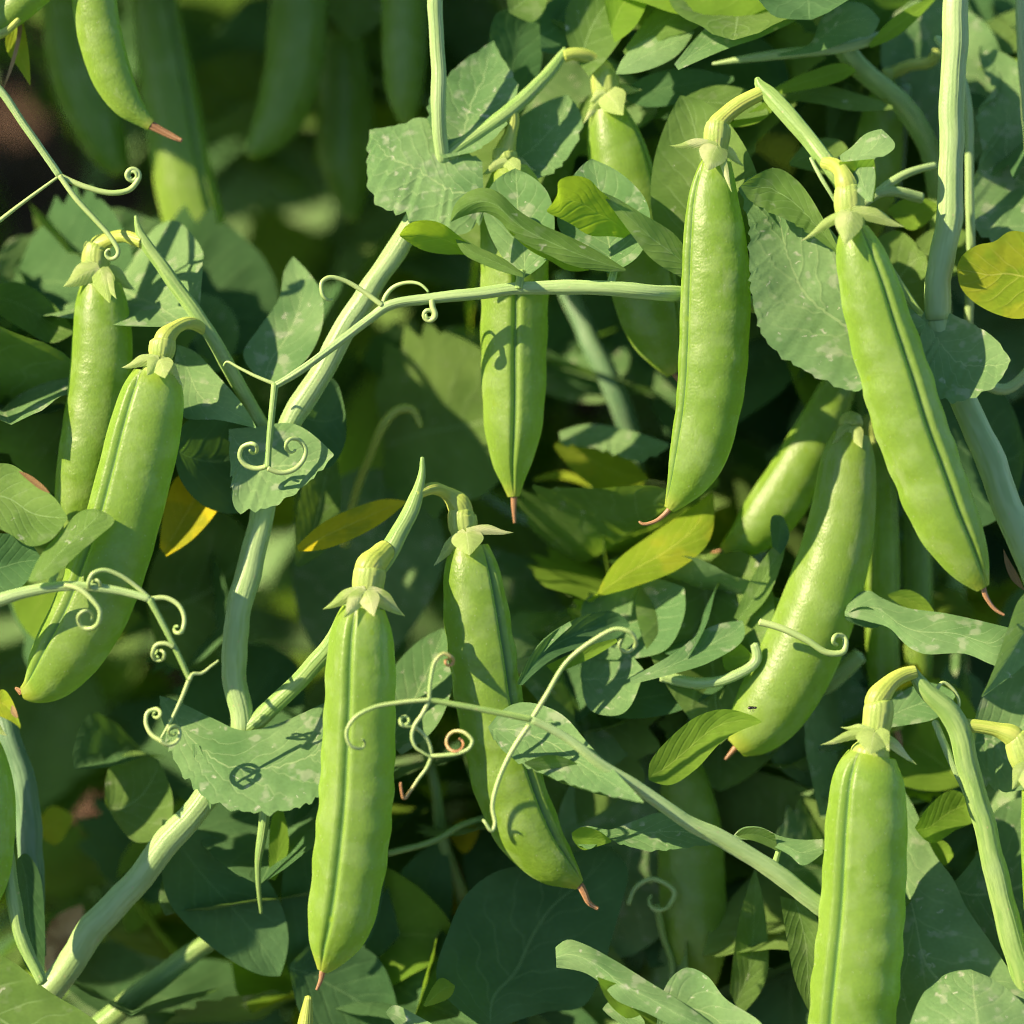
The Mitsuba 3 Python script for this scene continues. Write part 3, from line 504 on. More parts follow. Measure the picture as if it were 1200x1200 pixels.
# plant E: behind the lower right pods
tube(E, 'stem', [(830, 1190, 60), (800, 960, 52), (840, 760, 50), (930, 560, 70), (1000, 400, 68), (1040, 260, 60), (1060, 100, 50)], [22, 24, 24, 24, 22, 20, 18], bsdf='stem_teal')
leaf(E, [(605, 802), (633, 755), (677, 724), (720, 717), (738, 731)], [(612, 803), (650, 771), (690, 756), (722, 748), (738, 733)], 14, 'leaf_dark', tilt=.4, tx=.5, fold=.25)
leaf(E, [(606, 800), (632, 754), (668, 728)], [(610, 803), (636, 766), (670, 733)], 11, 'leaf_grey', tilt=.8, tx=-.3)
leaf(E, [(640, 780), (690, 757), (722, 748)], [(650, 790), (695, 770), (724, 752)], 15, 'leaf_lime', tilt=-.4)
leaf(E, [(440, 850), (460, 785), (490, 752), (519, 736)], [(470, 885), (512, 850), (532, 790), (521, 738)], 23, 'leaf_grey', tilt=.5, tx=-.2)
leaf(E, [(690, 764), (684, 705), (720, 690), (755, 677), (801, 688)], [(700, 772), (742, 772), (782, 760), (802, 720), (802, 691)], 28, 'leaf_grey', tilt=.6, tx=-.3)
leaf(E, [(680, 792), (690, 757), (722, 756), (754, 784)], [(681, 796), (692, 832), (730, 836), (754, 788)], 22, 'leaf_grey', tilt=.6, tx=-.3)
leaf(E, [(738, 795), (790, 765), (832, 735), (870, 727)], [(740, 802), (780, 792), (832, 776), (871, 749), (871, 729)], 17, 'leaf_grey', tilt=1.0)
leaf(E, [(690, 830), (730, 800), (790, 790), (850, 800)], [(692, 834), (730, 842), (790, 835), (850, 804)], 26, 'leaf_dark', tilt=.7)
leaf(E, [(844, 760), (862, 752), (882, 768)], [(846, 763), (852, 786), (881, 772)], 20, 'leaf_lime', tilt=0)
leaf(E, [(860, 724), (885, 670), (908, 638), (922, 626)], [(870, 730), (898, 702), (916, 660), (923, 628)], 24, 'leaf_green', tilt=.2, tx=-.5)
leaf(E, [(905, 640), (905, 605), (915, 604)], [(915, 650), (925, 628), (918, 606)], 22, 'leaf_dark', tilt=0, tx=.5)
tube(E, 'leaf_stalk', [(775, 792, 20), (820, 800, 19), (855, 795, 18), (888, 775, 18), (884, 755, 18)], [14, 13, 12, 12, 10])
tendril(E, spiral([(890, 729), (915, 736), (945, 750), (970, 765), (988, 764), (991, 754)], 9, .8, False), 11, 10)
leaf(E, [(990, 717), (1000, 699), (1018, 692), (1032, 700), (1062, 712), (1110, 719), (1184, 736)], [(990, 722), (1020, 729), (1042, 736), (1062, 756), (1082, 766), (1130, 766), (1175, 780), (1185, 740)], 10, 'leaf_grey', tilt=.9, tx=-.15, fold=-.15)
leaf(E, [(1040, 697), (1062, 691), (1082, 700), (1099, 724)], [(1042, 700), (1060, 712), (1080, 722), (1098, 728)], 22, 'leaf_lime', tilt=-.3)
leaf(E, [(990, 722), (1005, 712), (1020, 712), (1035, 726)], [(991, 726), (1010, 734), (1025, 736), (1036, 730)], 16, 'leaf_dark', tilt=-.6)
tube(E, 'leaf_stalk', [(960, 805, 44), (978, 795, 42), (1008, 768, 40)], [24, 24, 20])
leaf(E, [(1035, 806), (1050, 785), (1072, 778)], [(1037, 812), (1060, 806), (1080, 790), (1074, 778)], 36, 'leaf_yellow')
leaf(E, [(700, 695), (720, 660), (765, 625), (802, 600), (834, 577)], [(702, 699), (745, 687), (800, 664), (832, 632), (836, 580)], 30, 'leaf_olive', tilt=.7, tx=-.2, fold=-.15)
leaf(E, [(655, 506), (690, 497), (740, 505), (784, 520)], [(657, 522), (700, 526), (750, 540), (784, 524)], 50, 'leaf_grey', tilt=1.0, teeth=(0, 5))
leaf(E, [(650, 520), (690, 512), (730, 530), (760, 560)], [(650, 525), (680, 560), (720, 580), (758, 565)], 56, 'leaf_olive', tilt=.2, tx=.3)
tube(E, 'stem', [(690, 700, 66), (760, 688, 62), (840, 690, 60), (900, 690, 62)], [22, 26, 26, 24], bsdf='stem_green')
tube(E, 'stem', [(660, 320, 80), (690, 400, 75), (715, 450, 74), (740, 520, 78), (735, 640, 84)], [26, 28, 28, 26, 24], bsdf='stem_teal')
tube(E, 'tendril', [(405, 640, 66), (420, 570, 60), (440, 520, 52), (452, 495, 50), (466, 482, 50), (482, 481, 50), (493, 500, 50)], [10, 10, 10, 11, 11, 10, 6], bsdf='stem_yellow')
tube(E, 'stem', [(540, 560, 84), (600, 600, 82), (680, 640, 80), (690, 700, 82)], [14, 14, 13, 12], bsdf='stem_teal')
leaf(E, [(625, 561), (660, 552), (702, 572)], [(626, 564), (660, 562), (702, 576)], 64, 'leaf_olive')

# plant F: leaves of the top right
tube(F_, 'stem', [(1140, 1180, 110), (1120, 700, 90), (1105, 400, 60), (1085, 160, 44), (990, 57, 36), (930, -60, 30), (900, -220, 30)], [26, 26, 27, 26, 26, 24, 20], bsdf='stem_green')
tube(F_, 'peduncle', [(1135, 420, 30), (1137, 300, 26), (1136, 180, 24), (1130, 100, 24), (1098, 45, 34)], [11, 11, 11, 10, 9])
tube(F_, 'leaf_stalk', [(835, 75, 30), (900, 65, 28), (990, 55, 30), (1060, 30, 36)], [4, 12, 14, 12])
tube(F_, 'leaf_stalk', [(1025, 228, 20), (1060, 205, 22), (1096, 194, 26)], [11, 10, 9])
tube(F_, 'leaf_stalk', [(1080, 232, 24), (1035, 225, 20), (1010, 240, 20)], [13, 13, 11])
tube(F_, 'stem', [(1196, -80, 22), (1197, 20, 22), (1200, 90, 24), (1215, 260, 28)], [13, 13, 13, 13])
leaf(F_, [(595, 10), (600, -30), (640, -40)], [(597, 15), (630, 25), (645, -30)], 34, 'leaf_green')
leaf(F_, [(632, 22), (640, 5), (668, -10)], [(634, 60), (660, 60), (674, -6)], 38, 'leaf_dark', tx=.4)
leaf(F_, [(668, 60), (664, 10), (700, -30), (740, -40)], [(690, 90), (718, 60), (745, 10), (742, -36)], 33, 'leaf_green', tilt=.5)
leaf(F_, [(712, 20), (712, -15), (765, -30)], [(720, 50), (745, 30), (768, -25)], 30, 'leaf_lime', tilt=.6)
leaf(F_, [(722, 84), (735, 62), (770, 40), (812, 34)], [(722, 87), (752, 84), (792, 66), (813, 38)], 26, 'leaf_grey', tilt=1.1, fold=-.1)
leaf(F_, [(728, 110), (755, 90), (800, 80), (860, 90)], [(728, 114), (755, 125), (800, 120), (860, 95)], 34, 'leaf_dark', tilt=.8)
leaf(F_, [(790, 75), (815, 45), (852, 8), (890, -25), (960, -40)], [(795, 82), (850, 58), (900, 40), (956, 6), (965, -35)], 24, 'leaf_grey', tilt=1.0, fold=.15)
leaf(F_, [(730, 60), (760, 20), (800, -20), (850, -40)], [(735, 68), (780, 45), (820, 30), (855, -30)], 34, 'leaf_green', tilt=.9, tx=-.1)
leaf(F_, [(910, 63), (950, 50), (963, 20), (985, 4), (1010, 4), (1029, 20)], [(912, 66), (960, 60), (1000, 46), (1022, 40), (1031, 23)], 25, 'leaf_grey', tilt=.9, fold=-.08)
leaf(F_, [(1018, 52), (1050, 18), (1095, -5)], [(1020, 56), (1052, 42), (1096, 0)], 30, 'leaf_lime', tilt=.4)
leaf(F_, [(900, 107), (945, 85), (985, 74), (1002, 80)], [(900, 112), (945, 105), (985, 95), (1003, 84)], 30, 'leaf_lime', tilt=.3)
leaf(F_, [(910, 112), (950, 98), (1000, 108), (1046, 124)], [(910, 115), (960, 122), (1000, 130), (1046, 128)], 36, 'leaf_green', tilt=.9)
leaf(F_, [(800, 115), (840, 100), (880, 108), (900, 130)], [(802, 122), (835, 140), (880, 138), (900, 134)], 24, 'leaf_green', tilt=1.0)
leaf(F_, [(852, 146), (880, 130), (916, 104)], [(854, 150), (895, 140), (917, 108)], 22, 'leaf_lime', tilt=.2)
leaf(F_, [(1120, 60), (1150, 30), (1200, 10), (1240, 20)], [(1120, 66), (1160, 70), (1210, 50), (1240, 26)], 60, 'leaf_green', tilt=.8)
leaf(F_, [(925, 190), (950, 165), (985, 165), (1000, 190)], [(926, 194), (950, 200), (985, 205), (1000, 194)], 34, 'leaf_green', tilt=.8)
leaf(F_, [(1060, 300), (1090, 270), (1130, 270), (1150, 300)], [(1062, 305), (1090, 325), (1130, 320), (1150, 304)], 40, 'leaf_green', tilt=.8)
leaf(F_, [(1040, 245), (1070, 230), (1100, 240)], [(1042, 250), (1070, 270), (1102, 244)], 30, 'leaf_lime', tilt=.4)

# plant G: low shaded leaves
tube(G, 'stem', [(540, 1270, 70), (560, 1120, 60), (520, 990, 50), (505, 900, 46), (470, 780, 60)], [18, 18, 16, 14, 12], bsdf='stem_green')
tube(G, 'stem', [(60, 1260, 44), (120, 1200, 42), (180, 1152, 40), (245, 1103, 40), (330, 1060, 46)], [28, 27, 26, 25, 22], bsdf='stem_green')
tube(G, 'peduncle', [(356, 1240, 10), (358, 1200, 10), (362, 1168, 9)], [18, 18, 9], bsdf='stem_yellow')
tube(G, 'leaf_stalk', [(455, 1000, 30), (510, 985, 30), (545, 965, 32), (590, 955, 36)], [8, 8, 8, 7], bsdf='stem_green')
tube(G, 'leaf_stalk', [(310, 945, 14), (306, 980, 14), (302, 1012, 14), (306, 1070, 18)], [13, 12, 8, 4], bsdf='stem_green')
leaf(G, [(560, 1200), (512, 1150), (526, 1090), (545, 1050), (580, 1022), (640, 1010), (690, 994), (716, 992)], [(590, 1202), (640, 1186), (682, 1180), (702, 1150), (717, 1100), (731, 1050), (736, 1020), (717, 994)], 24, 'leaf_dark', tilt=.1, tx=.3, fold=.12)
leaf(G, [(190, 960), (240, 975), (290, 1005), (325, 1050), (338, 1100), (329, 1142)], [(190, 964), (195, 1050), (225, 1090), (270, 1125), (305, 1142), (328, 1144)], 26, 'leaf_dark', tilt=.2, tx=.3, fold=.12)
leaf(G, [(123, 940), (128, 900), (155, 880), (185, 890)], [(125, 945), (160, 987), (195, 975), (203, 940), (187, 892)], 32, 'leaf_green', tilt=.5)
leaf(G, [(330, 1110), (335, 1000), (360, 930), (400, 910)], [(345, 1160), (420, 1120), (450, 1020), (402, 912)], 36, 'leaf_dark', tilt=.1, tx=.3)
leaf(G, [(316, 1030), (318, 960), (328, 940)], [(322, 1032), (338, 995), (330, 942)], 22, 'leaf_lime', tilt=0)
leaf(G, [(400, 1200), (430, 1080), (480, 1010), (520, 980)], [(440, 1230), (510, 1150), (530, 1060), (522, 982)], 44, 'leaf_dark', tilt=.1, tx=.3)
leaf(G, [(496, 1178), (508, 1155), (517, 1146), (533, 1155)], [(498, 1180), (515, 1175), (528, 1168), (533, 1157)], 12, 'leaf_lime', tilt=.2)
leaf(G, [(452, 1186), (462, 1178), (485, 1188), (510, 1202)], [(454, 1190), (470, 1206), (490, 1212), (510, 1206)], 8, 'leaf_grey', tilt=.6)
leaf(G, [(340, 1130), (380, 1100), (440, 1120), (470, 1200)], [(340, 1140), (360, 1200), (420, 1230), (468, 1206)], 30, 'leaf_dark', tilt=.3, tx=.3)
leaf(G, [(348, 640), (375, 615), (410, 597), (450, 585), (475, 587)], [(350, 646), (378, 644), (412, 632), (447, 613), (475, 590)], 22, 'leaf_yellow', tilt=.8)
leaf(G, [(187, 642), (194, 590), (209, 558), (229, 565)], [(195, 652), (230, 628), (257, 588), (232, 573)], 27, 'leaf_yellow', tilt=.2, fold=.3)
leaf(G, [(345, 660), (350, 590), (370, 530), (395, 540)], [(350, 665), (385, 640), (400, 590), (396, 545)], 38, 'leaf_green', tilt=0, tx=.4)
leaf(G, [(170, 700), (190, 640), (260, 600), (300, 640)], [(172, 705), (200, 780), (270, 770), (302, 645)], 60, 'leaf_green', tilt=.1, tx=.4)
leaf(G, [(525, 975), (540, 960), (560, 968)], [(527, 980), (545, 1000), (562, 975)], 52, 'leaf_yellow')
leaf(G, [(515, 1060), (530, 1042), (548, 1050)], [(517, 1066), (532, 1072), (549, 1056)], 60, 'leaf_yellow')
leaf(G, [(515, 1010), (530, 1005), (545, 1035)], [(513, 1015), (520, 1040), (543, 1040)], 64, 'leaf_dry')
leaf(G, [(42, 970), (60, 945), (85, 955)], [(44, 975), (65, 990), (86, 960)], 60, 'leaf_olive', tilt=.8)
leaf(G, [(50, 1130), (60, 1080), (95, 1060)], [(52, 1140), (80, 1130), (98, 1066)], 64, 'leaf_dry', tilt=.4)
tendril(G, spiral([(736, 1060), (745, 1040), (765, 1030), (790, 1045), (785, 1060)], 16, .6, True), 8, 36)
tube(G, 'leaf_stalk', [(770, 1060, 40), (778, 1100, 42), (788, 1130, 44), (784, 1175, 46)], [9, 8, 8, 8], bsdf='stem_green')

# ---------------------------------------------------------------- the pods
pod('large upright pod in front at the upper right, its curled dry tip pointing left', [(840, 188, 34), (838, 205, 46), (836, 235, 60), (838, 285, 75), (839, 340, 82), (837, 400, 82), (834, 450, 80), (828, 490, 75), (819, 530, 69), (807, 560, 53), (794, 582, 31), (784, 597, 13)],
    6, -57, tip=[(777, 604), (767, 611), (754, 614), (749, 611)], tipw=6, knob=(841, 150, 15), pedicel=([(893, 108), (884, 112), (866, 122), (850, 136), (841, 148)], [17, 18, 19, 20, 22]),
    sepals=[(784, 171, 12, -4), (829, 200, 34, -9), (857, 225, 9, -8), (872, 195, 12, 5), (838, 205, 26, 8)], peas=9)
pod('long pod slanting down to the right under a pale splayed calyx at the right', [(1000, 268, 34), (1006, 292, 54), (1017, 330, 68), (1032, 385, 77), (1049, 440, 82), (1067, 500, 84), (1086, 550, 82), (1107, 605, 77), (1126, 643, 63), (1140, 669, 43), (1152, 689, 17)],
    -8, 23, tip=[(1157, 702), (1166, 714), (1177, 721)], tipw=6, knob=(995, 222, 17), pedicel=([(966, 190, 6), (978, 192, 4), (988, 200, 1), (994, 214, 0)], [16, 17, 18, 22]),
    sepals=[(1060, 266, 17, -3), (990, 287, 33, -10), (938, 283, 12, -2), (1012, 285, 20, 8)], peas=9, bump=1.3)
pod('upright pod in front at bottom centre left with a seam along its left side', [(426, 712, 50), (424, 735, 69), (423, 770, 80), (422, 820, 83), (420, 880, 86), (417, 940, 87), (411, 1000, 87), (404, 1050, 82), (397, 1085, 75), (389, 1109, 57), (383, 1126, 34), (378, 1138, 13)],
    -5, -18, tip=[(376, 1148), (371, 1160)], tipw=7, knob=(433, 668, 18), pedicel=([(452, 645, 6), (444, 655, 3), (436, 664, 0)], [24, 28, 32]),
    sepals=[(378, 714, 17, -4), (438, 722, 24, -11), (474, 722, 20, -3), (402, 724, 20, -9)], peas=9)
pod('pod in the middle leaning right, with a folded leaf and tendril stalk across it', [(549, 640, 46), (552, 665, 64), (557, 710, 76), (564, 760, 80), (573, 820, 80), (585, 880, 81), (598, 925, 83), (614, 965, 80), (633, 995, 68), (651, 1014, 54), (667, 1027, 33), (679, 1037, 14)],
    12, 44, tip=[(684, 1046), (690, 1058), (701, 1065)], tipw=9, knob=(543, 603, 17), pedicel=([(487, 580, -8), (508, 573, -5), (526, 580, -1), (538, 592, 0)], [13, 15, 17, 24]),
    sepals=[(550, 651, 38, -10), (508, 663, 15, -2), (602, 624, 12, -3), (540, 650, 24, 8)], bump=1.9)
pod('upright pod hanging behind the horizontal leaf stalk, seam facing straight out', [(597, 197, 42), (600, 215, 64), (602, 250, 80), (603, 300, 82), (603, 360, 81), (602, 420, 79), (602, 470, 75), (601, 510, 66), (600, 545, 46), (601, 565, 28), (602, 582, 14)],
    21, 2, tip=[(602, 597), (603, 613)], tipw=7, knob=(592, 178, 15), pedicel=([(600, 130, 0), (601, 142, 0), (598, 158, 0), (594, 174, 0)], [15, 16, 16, 20]), sepals=[(565, 205, 12, -3), (610, 208, 20, -7), (628, 200, 12, 2)], bump=.7)
pod('pod half hidden behind leaflets, upper centre right of the seam-fronted pod', [(712, 128, 42), (716, 150, 58), (722, 175, 70), (729, 205, 76), (738, 250, 80), (747, 300, 80), (757, 350, 78), (768, 390, 66), (780, 418, 42), (790, 438, 18)],
    31, 62, tip=[(796, 448)], knob=(708, 86, 17), pedicel=([(661, 66, -4), (678, 65, -3), (695, 71, -1), (705, 82, 0)], [15, 16, 19, 24]), sepals=[(730, 135, 34, -10), (690, 120, 12, -4), (683, 145, 12, -3), (752, 105, 14, 2)], bump=.7)
pod('upright pod at the left under a pale drooping calyx, behind the slanting pod', [(118, 333, 48), (119, 355, 62), (120, 400, 72), (117, 450, 74), (108, 510, 73), (99, 560, 68), (90, 610, 52), (84, 642, 22)],
    19, -120, tip=[(80, 660)], knob=(116, 292, 16), pedicel=([(168, 284, -8), (146, 277, -5), (130, 281, -2), (118, 289, 0)], [15, 15, 17, 22]), sepals=[(74, 336, 26, -5), (128, 355, 26, -10), (158, 340, 20, 3), (136, 350, 14, -10)], bump=.6)
pod('big pod slanting down to the lower left behind curled tendrils', [(184, 437, 54), (180, 458, 72), (171, 500, 84), (158, 555, 87), (143, 612, 88), (125, 668, 91), (104, 720, 89), (76, 768, 80), (54, 796, 60), (38, 808, 36), (26, 812, 15)],
    3, -36, tip=[(18, 806)], knob=(190, 402, 15), pedicel=([(240, 386, 9), (220, 379, 5), (204, 385, 2), (193, 396, 0)], [15, 16, 17, 22]), sepals=[(142, 431, 14, -3), (193, 443, 28, -11), (214, 452, 16, -2), (172, 440, 18, -9)], bump=.7)
pod('large upright pod cut off by the bottom edge at lower right', [(1022, 884, 56), (1018, 908, 80), (1016, 950, 93), (1014, 1000, 97), (1011, 1060, 99), (1006, 1120, 102), (1001, 1170, 103), (996, 1220, 98), (988, 1260, 74), (980, 1296, 26)],
    -5, -38, knob=(1028, 826, 17), pedicel=([(1073, 787, 4), (1060, 790, 3), (1044, 800, 1), (1032, 818, 0)], [15, 18, 20, 25]), sepals=[(961, 873, 12, -4), (1020, 884, 40, -12), (1074, 896, 13, -3), (984, 852, 8, -1), (1042, 880, 24, -8)], bump=1.2)
pod('fat curved pod crossed by a shadow band behind the long slanting pod at the right', [(998, 508, 42), (994, 536, 62), (989, 590, 74), (980, 640, 82), (966, 690, 88), (948, 740, 92), (925, 790, 92), (900, 832, 84), (878, 860, 62), (862, 876, 28)],
    24, 100, tip=[(850, 890)], knob=(998, 490, 14), sepals=[(975, 520, 14, -4), (1010, 525, 18, -6)], bump=.5)
pod('pale blurred pod lying diagonally behind the fat curved pod', [(988, 440, 40), (962, 498, 56), (932, 556, 66), (905, 598, 68), (880, 626, 54), (858, 640, 30), (846, 645, 14)], 43, 130, tip=[(834, 648)], knob=(1010, 405, 12), bump=.4)
pod('slim upright pod behind the long slanting pod, left of a narrower one', [(1022, 520, 28), (1029, 550, 38), (1033, 620, 41), (1034, 700, 42), (1035, 780, 40), (1042, 830, 36), (1050, 856, 20)], 46, 50, tip=[(1054, 868), (1056, 880)], tipw=8, knob=(1018, 490, 10), bump=.3)
pod('narrowest shaded upright pod behind the long slanting pod', [(1070, 590, 24), (1074, 630, 34), (1076, 720, 36), (1076, 790, 34), (1078, 850, 26), (1080, 880, 12)], 66, -40, knob=(1068, 560, 10), bump=.3)
pod('bright green pod cut off by the left edge near the bottom', [(-20, 860, 30), (-18, 890, 52), (-17, 930, 68), (-18, 980, 69), (-22, 1030, 62), (-28, 1070, 34), (-32, 1090, 14)], -5, -100, knob=(-20, 826, 13), sepals=[(8, 862, 14, -4)], bump=.5)
pod('light pod hanging at the top left with a pinkish dry tip', [(104, -60, 50), (109, -20, 54), (113, 20, 53), (122, 60, 52), (134, 95, 47), (150, 122, 36), (166, 138, 22), (177, 147, 14)], 20, -120, tip=[(190, 154), (204, 161), (213, 165)], tipw=10, bump=.4)
pod('dark shaded pod at the top left corner behind the light one', [(80, -40, 64), (85, 30, 78), (95, 90, 78), (112, 140, 70), (130, 180, 50), (143, 204, 20)], 100, 150, bump=.3)
pod('very long dim pod at the upper left, blurred, behind the one with the pink tip', [(176, -40, 50), (190, 60, 68), (202, 130, 74), (213, 200, 76), (227, 260, 78), (240, 310, 74), (250, 345, 50), (256, 368, 20)], 92, 40, bump=.3)
pod('blurred pod at the upper left with a bright lit patch near its top', [(352, -40, 66), (348, 40, 76), (344, 80, 74), (330, 130, 66), (312, 160, 48), (290, 182, 18)], 92, -150, bump=.3)
pod('blurred pod hanging at the top edge left of the thin pale stem', [(473, -70, 50), (474, 0, 58), (474, 60, 56), (474, 108, 46), (476, 134, 28), (478, 150, 12)], 76, 60, bump=.3)
pod('darkest blurred pod in the shade at upper left centre', [(400, 40, 50), (404, 110, 70), (406, 180, 72), (410, 225, 46), (412, 260, 14)], 116, -100, bump=.3)
pod('pale tip of a pod filling the top left corner', [(90, -70, 50), (50, -25, 48), (16, 10, 40), (-6, 36, 22), (-16, 48, 10)], 16, 120, bump=.3)
pod('shaded pod low at the bottom right of centre behind a folded leaf', [(796, 880, 36), (802, 915, 58), (808, 970, 78), (811, 1035, 82), (815, 1090, 76), (822, 1130, 56), (830, 1158, 20)], 46, 140, tip=[(834, 1170)], bump=.5)
pod('small round-ended pod blurred behind the upper right stems', [(1040, 96, 20), (1036, 122, 44), (1031, 160, 58), (1026, 205, 60), (1022, 250, 44), (1018, 280, 16)], 52, -120, knob=(1042, 84, 9), pedicel=([(1098, 60, -6), (1090, 72, -4), (1066, 76, -2), (1046, 86, 0)], [12, 14, 14, 16]), bump=.3)
pod('pod at the right edge showing little more than its cream calyx', [(1216, 920, 40), (1226, 950, 60), (1232, 1000, 70), (1236, 1080, 70), (1236, 1140, 60), (1232, 1180, 20)], 2, 60, knob=(1192, 866, 17), pedicel=([(1128, 850, 0), (1150, 852, 0), (1170, 856, 0), (1186, 862, 0)], [16, 16, 18, 24]),
    sepals=[(1186, 925, 22, -8), (1205, 930, 30, -10), (1212, 905, 14, -6)], bump=.5)

def ant():
    import trimesh
    c = P(884, 831, 1.0); parts = []
    for off, rr in ((-1.0, .42), (-.35, .26), (.2, .3)):
        m = trimesh.creation.icosphere(subdivisions=2); parts.append((m.vertices * np.array([1.35, 1, .9]) * rr * MM + c + np.array([off, 0, .35]) * MM, m.faces))
    for sx in (-.6, -.35, -.1):
        for sy in (-1, 1):
            q = c + np.array([[sx, 0, .3], [sx * 1.2, .45 * sy, .55], [sx * 1.6, .9 * sy, -.2]]) * MM
            (v, f), _ = tube_mesh(spline(q, 8), .00005, 5); parts.append((v, f))
    V, Fc, n = [], [], 0
    for v, f in parts: V.append(v); Fc.append(np.asarray(f) + n); n += len(v)
    k = thing('ant', 'tiny dark ant on the tip of the bright lime green leaf', 'ant')
    scene['ant_skin'] = {'type': 'principled', 'base_color': rgb(.015, .012, .01), 'roughness': .35}
    scene[k] = mikit.ply((np.vstack(V), np.vstack(Fc)), 'ant_skin', smooth=True)
ant()

# ---------------------------------------------------------------- the thicket behind: loose pea plants from a few leaf shapes
def leaf_shape(i, stip):
    rng = random.Random(100 + i); nu, nv = 26, 9
    s, v = np.linspace(0, 1, nu), np.linspace(-1, 1, nv)
    w = (0.33 + 0.08 * rng.random()) * (np.sin(np.pi * s ** (0.75 if stip else 0.9)) ** 0.60) * (1.35 if stip else 1.0)
    if stip: w = w * (1 + 0.10 * np.sin(s * 40) * (s < 0.6))
    curl = rng.uniform(-.3, .5); fold = rng.uniform(.1, .5); tw = rng.uniform(-.5, .5)
    x = np.repeat(s[:, None], nv, 1); y = w[:, None] * v[None]
    z = fold * np.abs(y) - curl * x ** 2 + tw * x * y
    z = z + 0.12 * (meshkit.fbm(np.stack([x * 3, y * 3, x * 0 + i], -1), 3) - .5)
    pts = np.stack([x, y, z], -1).reshape(-1, 3)
    uv = np.stack(np.broadcast_arrays((5000 + i + .002 + .98 * s)[:, None], (v / 2 + .5)[None]), -1).reshape(-1, 2)
    return (pts, grid_faces(nu, nv)), uv
SHAPES_ = [leaf_shape(i, i % 2) for i in range(10)]
PLY = {}
def put_leaf(parent, at, yaw, pitch, roll, size, kind, i):
    key = (i, kind)
    if key not in PLY: PLY[key] = mikit.ply(SHAPES_[i][0], kind, smooth=True, uv=SHAPES_[i][1])
    k = numbered(f'{parent}__leaf')
    scene[k] = {**PLY[key], 'to_world': T().translate(list(map(float, at))).rotate([0, 0, 1], math.degrees(yaw)).rotate([0, 1, 0], -math.degrees(pitch)).rotate([1, 0, 0], math.degrees(roll)).scale(float(size))}
KINDS = ['leaf_green'] * 5 + ['leaf_grey'] * 3 + ['leaf_dark'] * 5 + ['leaf_lime']
def bush(parent, x, y, h, seed, lean=None, low=0.03):
    rng = random.Random(seed)
    base = np.array([x, y, -0.005]); lx, ly = lean or (rng.uniform(-.10, .10), rng.uniform(-.08, .06))
    n = int(h / 0.045) + 2
    c = [base + np.array([lx * (i / n) ** 1.3 + rng.uniform(-.008, .008), ly * (i / n) ** 1.3 + rng.uniform(-.008, .008), h * i / n]) for i in range(n + 1)]
    q = spline(np.hstack([np.array(c), np.linspace(.0030, .0018, n + 1)[:, None]]), 60)
    mesh, uv = tube_mesh(q[:, :3], q[:, 3], 9, .04)
    add(parent, 'stem', mesh, uv, 'stem_green')
    a = rng.random() * 6
    for i in range(1, n + 1):
        if c[i][2] < low: continue
        a += math.pi + rng.uniform(-.5, .5)
        for sd in (-1, 1):
            put_leaf(parent, c[i], a + sd * rng.uniform(.5, 1.3), rng.uniform(-.5, .5), rng.uniform(-.6, .6), rng.uniform(.045, .075), rng.choice(KINDS), rng.choice((1, 3, 5, 7, 9)))
        L = rng.uniform(.05, .09); dv = np.array([math.cos(a), math.sin(a), rng.uniform(.1, .7)])
        e = c[i] + dv * L
        q = spline(np.hstack([np.array([c[i], c[i] + dv * L * .5 + [0, 0, .006], e]), [[.0011], [.0009], [.0006]]]), 14)
        mesh, uv = tube_mesh(q[:, :3], q[:, 3], 7, 0); add(parent, 'rachis', mesh, uv, 'stem_green')
        for t in (.5, .95):
            for sd in (-1, 1):
                put_leaf(parent, c[i] + dv * L * t, a + sd * rng.uniform(.7, 1.4), rng.uniform(-.7, .5), rng.uniform(-.7, .7), rng.uniform(.035, .06), rng.choice(KINDS), rng.choice((0, 2, 4, 6, 8)))
ROWS = [('in the row just behind the pods', [(-.05, .23, .36), (.02, .22, .34), (.10, .21, .32), (.20, .20, .36)], ['leftmost', 'second from the left', 'third from the left', 'rightmost']),
        ('two rows back', [(-.22, .35, .42), (-.03, .33, .40), (.08, .32, .40)], ['leftmost', 'middle one', 'rightmost']),
        ('three rows back', [(-.24, .44, .46), (-.08, .42, .46), (.13, .43, .44)], ['leftmost', 'middle one', 'rightmost'])]
sd_ = 40
for where, spots, names in ROWS:
    for (x, y, h), nm in zip(spots, names):
        bush(thing('pea_plant', f'dim blurred pea plant, {nm} {where}', 'pea plant', 'out of focus plants in the thicket'), x, y, h, sd_); sd_ += 1
for i, (x, y, h) in enumerate([(-.14, .20, .085), (-.075, .12, .10), (-.02, .12, .12), (.05, .11, .12)]):
    bush(thing('pea_plant', f'low young pea plant near the soil at the bottom, {["leftmost", "second from the left", "third from the left", "rightmost"][i]} of four', 'pea plant', 'low plants near the soil'), x, y, h, 81 + i, low=.015)
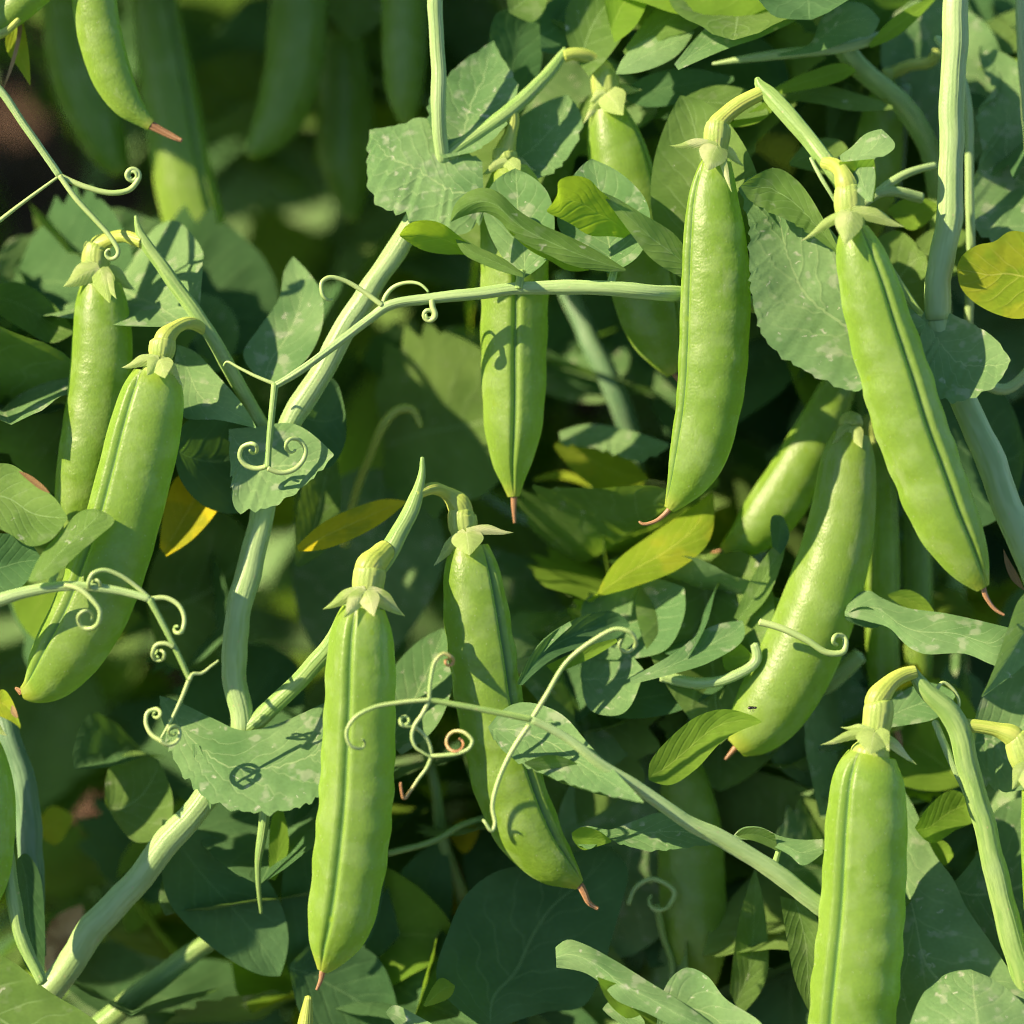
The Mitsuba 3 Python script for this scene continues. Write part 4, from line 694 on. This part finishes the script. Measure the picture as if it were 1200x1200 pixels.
# the rows farther back: one mass
ST = []
rng = np.random.default_rng(12)
for k in range(46):
    x, y = rng.uniform(-.75, .75), rng.uniform(.52, 1.25)
    ST.append((x, y, rng.uniform(.42, .6), 400 + k))
hold = 'far_pea_foliage'
def stuff(key, label, spots, n):
    rng = random.Random(9); V, U, Fc, m = [], [], [], 0
    for (x, y, h, sd) in spots:
        for j in range(n):
            (p, f), uv = SHAPES_[rng.randrange(10)]
            ax = np.array(T().rotate([0, 0, 1], rng.uniform(0, 360)).rotate([0, 1, 0], rng.uniform(-40, 40)).rotate([1, 0, 0], rng.uniform(-40, 40)).matrix)[:3, :3]
            z = rng.uniform(.04, h)
            V.append((p * rng.uniform(.05, .09)) @ ax.T + [x + rng.gauss(0, .05), y + rng.gauss(0, .05), z]); U.append(uv); Fc.append(f + m); m += len(p)
    scene[key] = mikit.ply((np.vstack(V), np.vstack(Fc)), 'leaf_green', smooth=True, uv=np.vstack(U))
    labels[key] = {'label': label, 'kind': 'stuff', 'category': 'foliage'}
stuff(hold, 'far rows of pea foliage reading as one dark green mass', ST, 60)
# upper growth of the front plants, above and left of the frame
def crown(parent, pts, n, seed, size=(.05, .085)):
    rng = random.Random(seed)
    for j in range(n):
        x, y, d = pts[j % len(pts)]
        put_leaf(parent, P(x + rng.gauss(0, 30), y + rng.gauss(0, 40), d + rng.gauss(0, 14)), rng.uniform(0, 6.28), rng.uniform(-.4, .5), rng.uniform(-.6, .6), rng.uniform(*size), rng.choice(KINDS), rng.randrange(10))

rng = random.Random(21)
tubes = [(-350, 200, 60), (-180, 500, 40), (-600, -100, 80), (-120, -200, 60), (-420, -420, 70), (-260, 0, 110), (-700, 200, 110), (-150, -480, 90), (-520, 480, 60), (-300, 760, 50)]
crown(D, [(x + rng.gauss(0, 60), y + rng.gauss(0, 80), max(28, d + rng.gauss(0, 25))) for x, y, d in tubes * 4], 46, 5)
crown(A, [(rng.uniform(-100, 520), rng.uniform(-460, -110), rng.uniform(55, 130)) for _ in range(40)], 34, 6)

def fill(parent, x0, x1, y0, y1, d0, d1, n, seed, kinds, size=(.030, .052)):
    """overlapping blades of the neighbouring shoots, turned to the light"""
    rng = random.Random(seed)
    for j in range(n):
        x, y, d = rng.uniform(x0, x1), rng.uniform(y0, y1), rng.uniform(d0, d1)
        put_leaf(parent, P(x, y, d), rng.uniform(0, 6.28), rng.uniform(-.9, .7), rng.uniform(-.5, .9), rng.uniform(*size), rng.choice(kinds), rng.randrange(10))
LG = ['leaf_green', 'leaf_grey', 'leaf_green', 'leaf_grey', 'leaf_lime', 'leaf_dark']
fill(E, 620, 900, 640, 880, 46, 85, 44, 1, LG); fill(E, 820, 1200, 540, 820, 72, 120, 26, 2, LG)
fill(F_, 620, 1200, -40, 240, 44, 95, 36, 3, LG, (.035, .058)); fill(F_, 880, 1080, 260, 480, 66, 120, 12, 4, LG)
fill(G, 100, 500, 860, 1200, 48, 95, 30, 5, LG + ['leaf_dark'] * 4); fill(G, 480, 960, 880, 1200, 58, 100, 36, 6, LG + ['leaf_dark'] * 4)
fill(C, 900, 1200, 880, 1200, 32, 62, 26, 7, LG); fill(A, 380, 700, 250, 560, 80, 130, 14, 8, LG + ['leaf_dark'] * 6)
fill(D, -20, 140, 300, 520, 48, 85, 16, 9, LG); fill(D, 0, 260, 480, 740, 56, 110, 22, 10, LG + ['leaf_dark'] * 4)
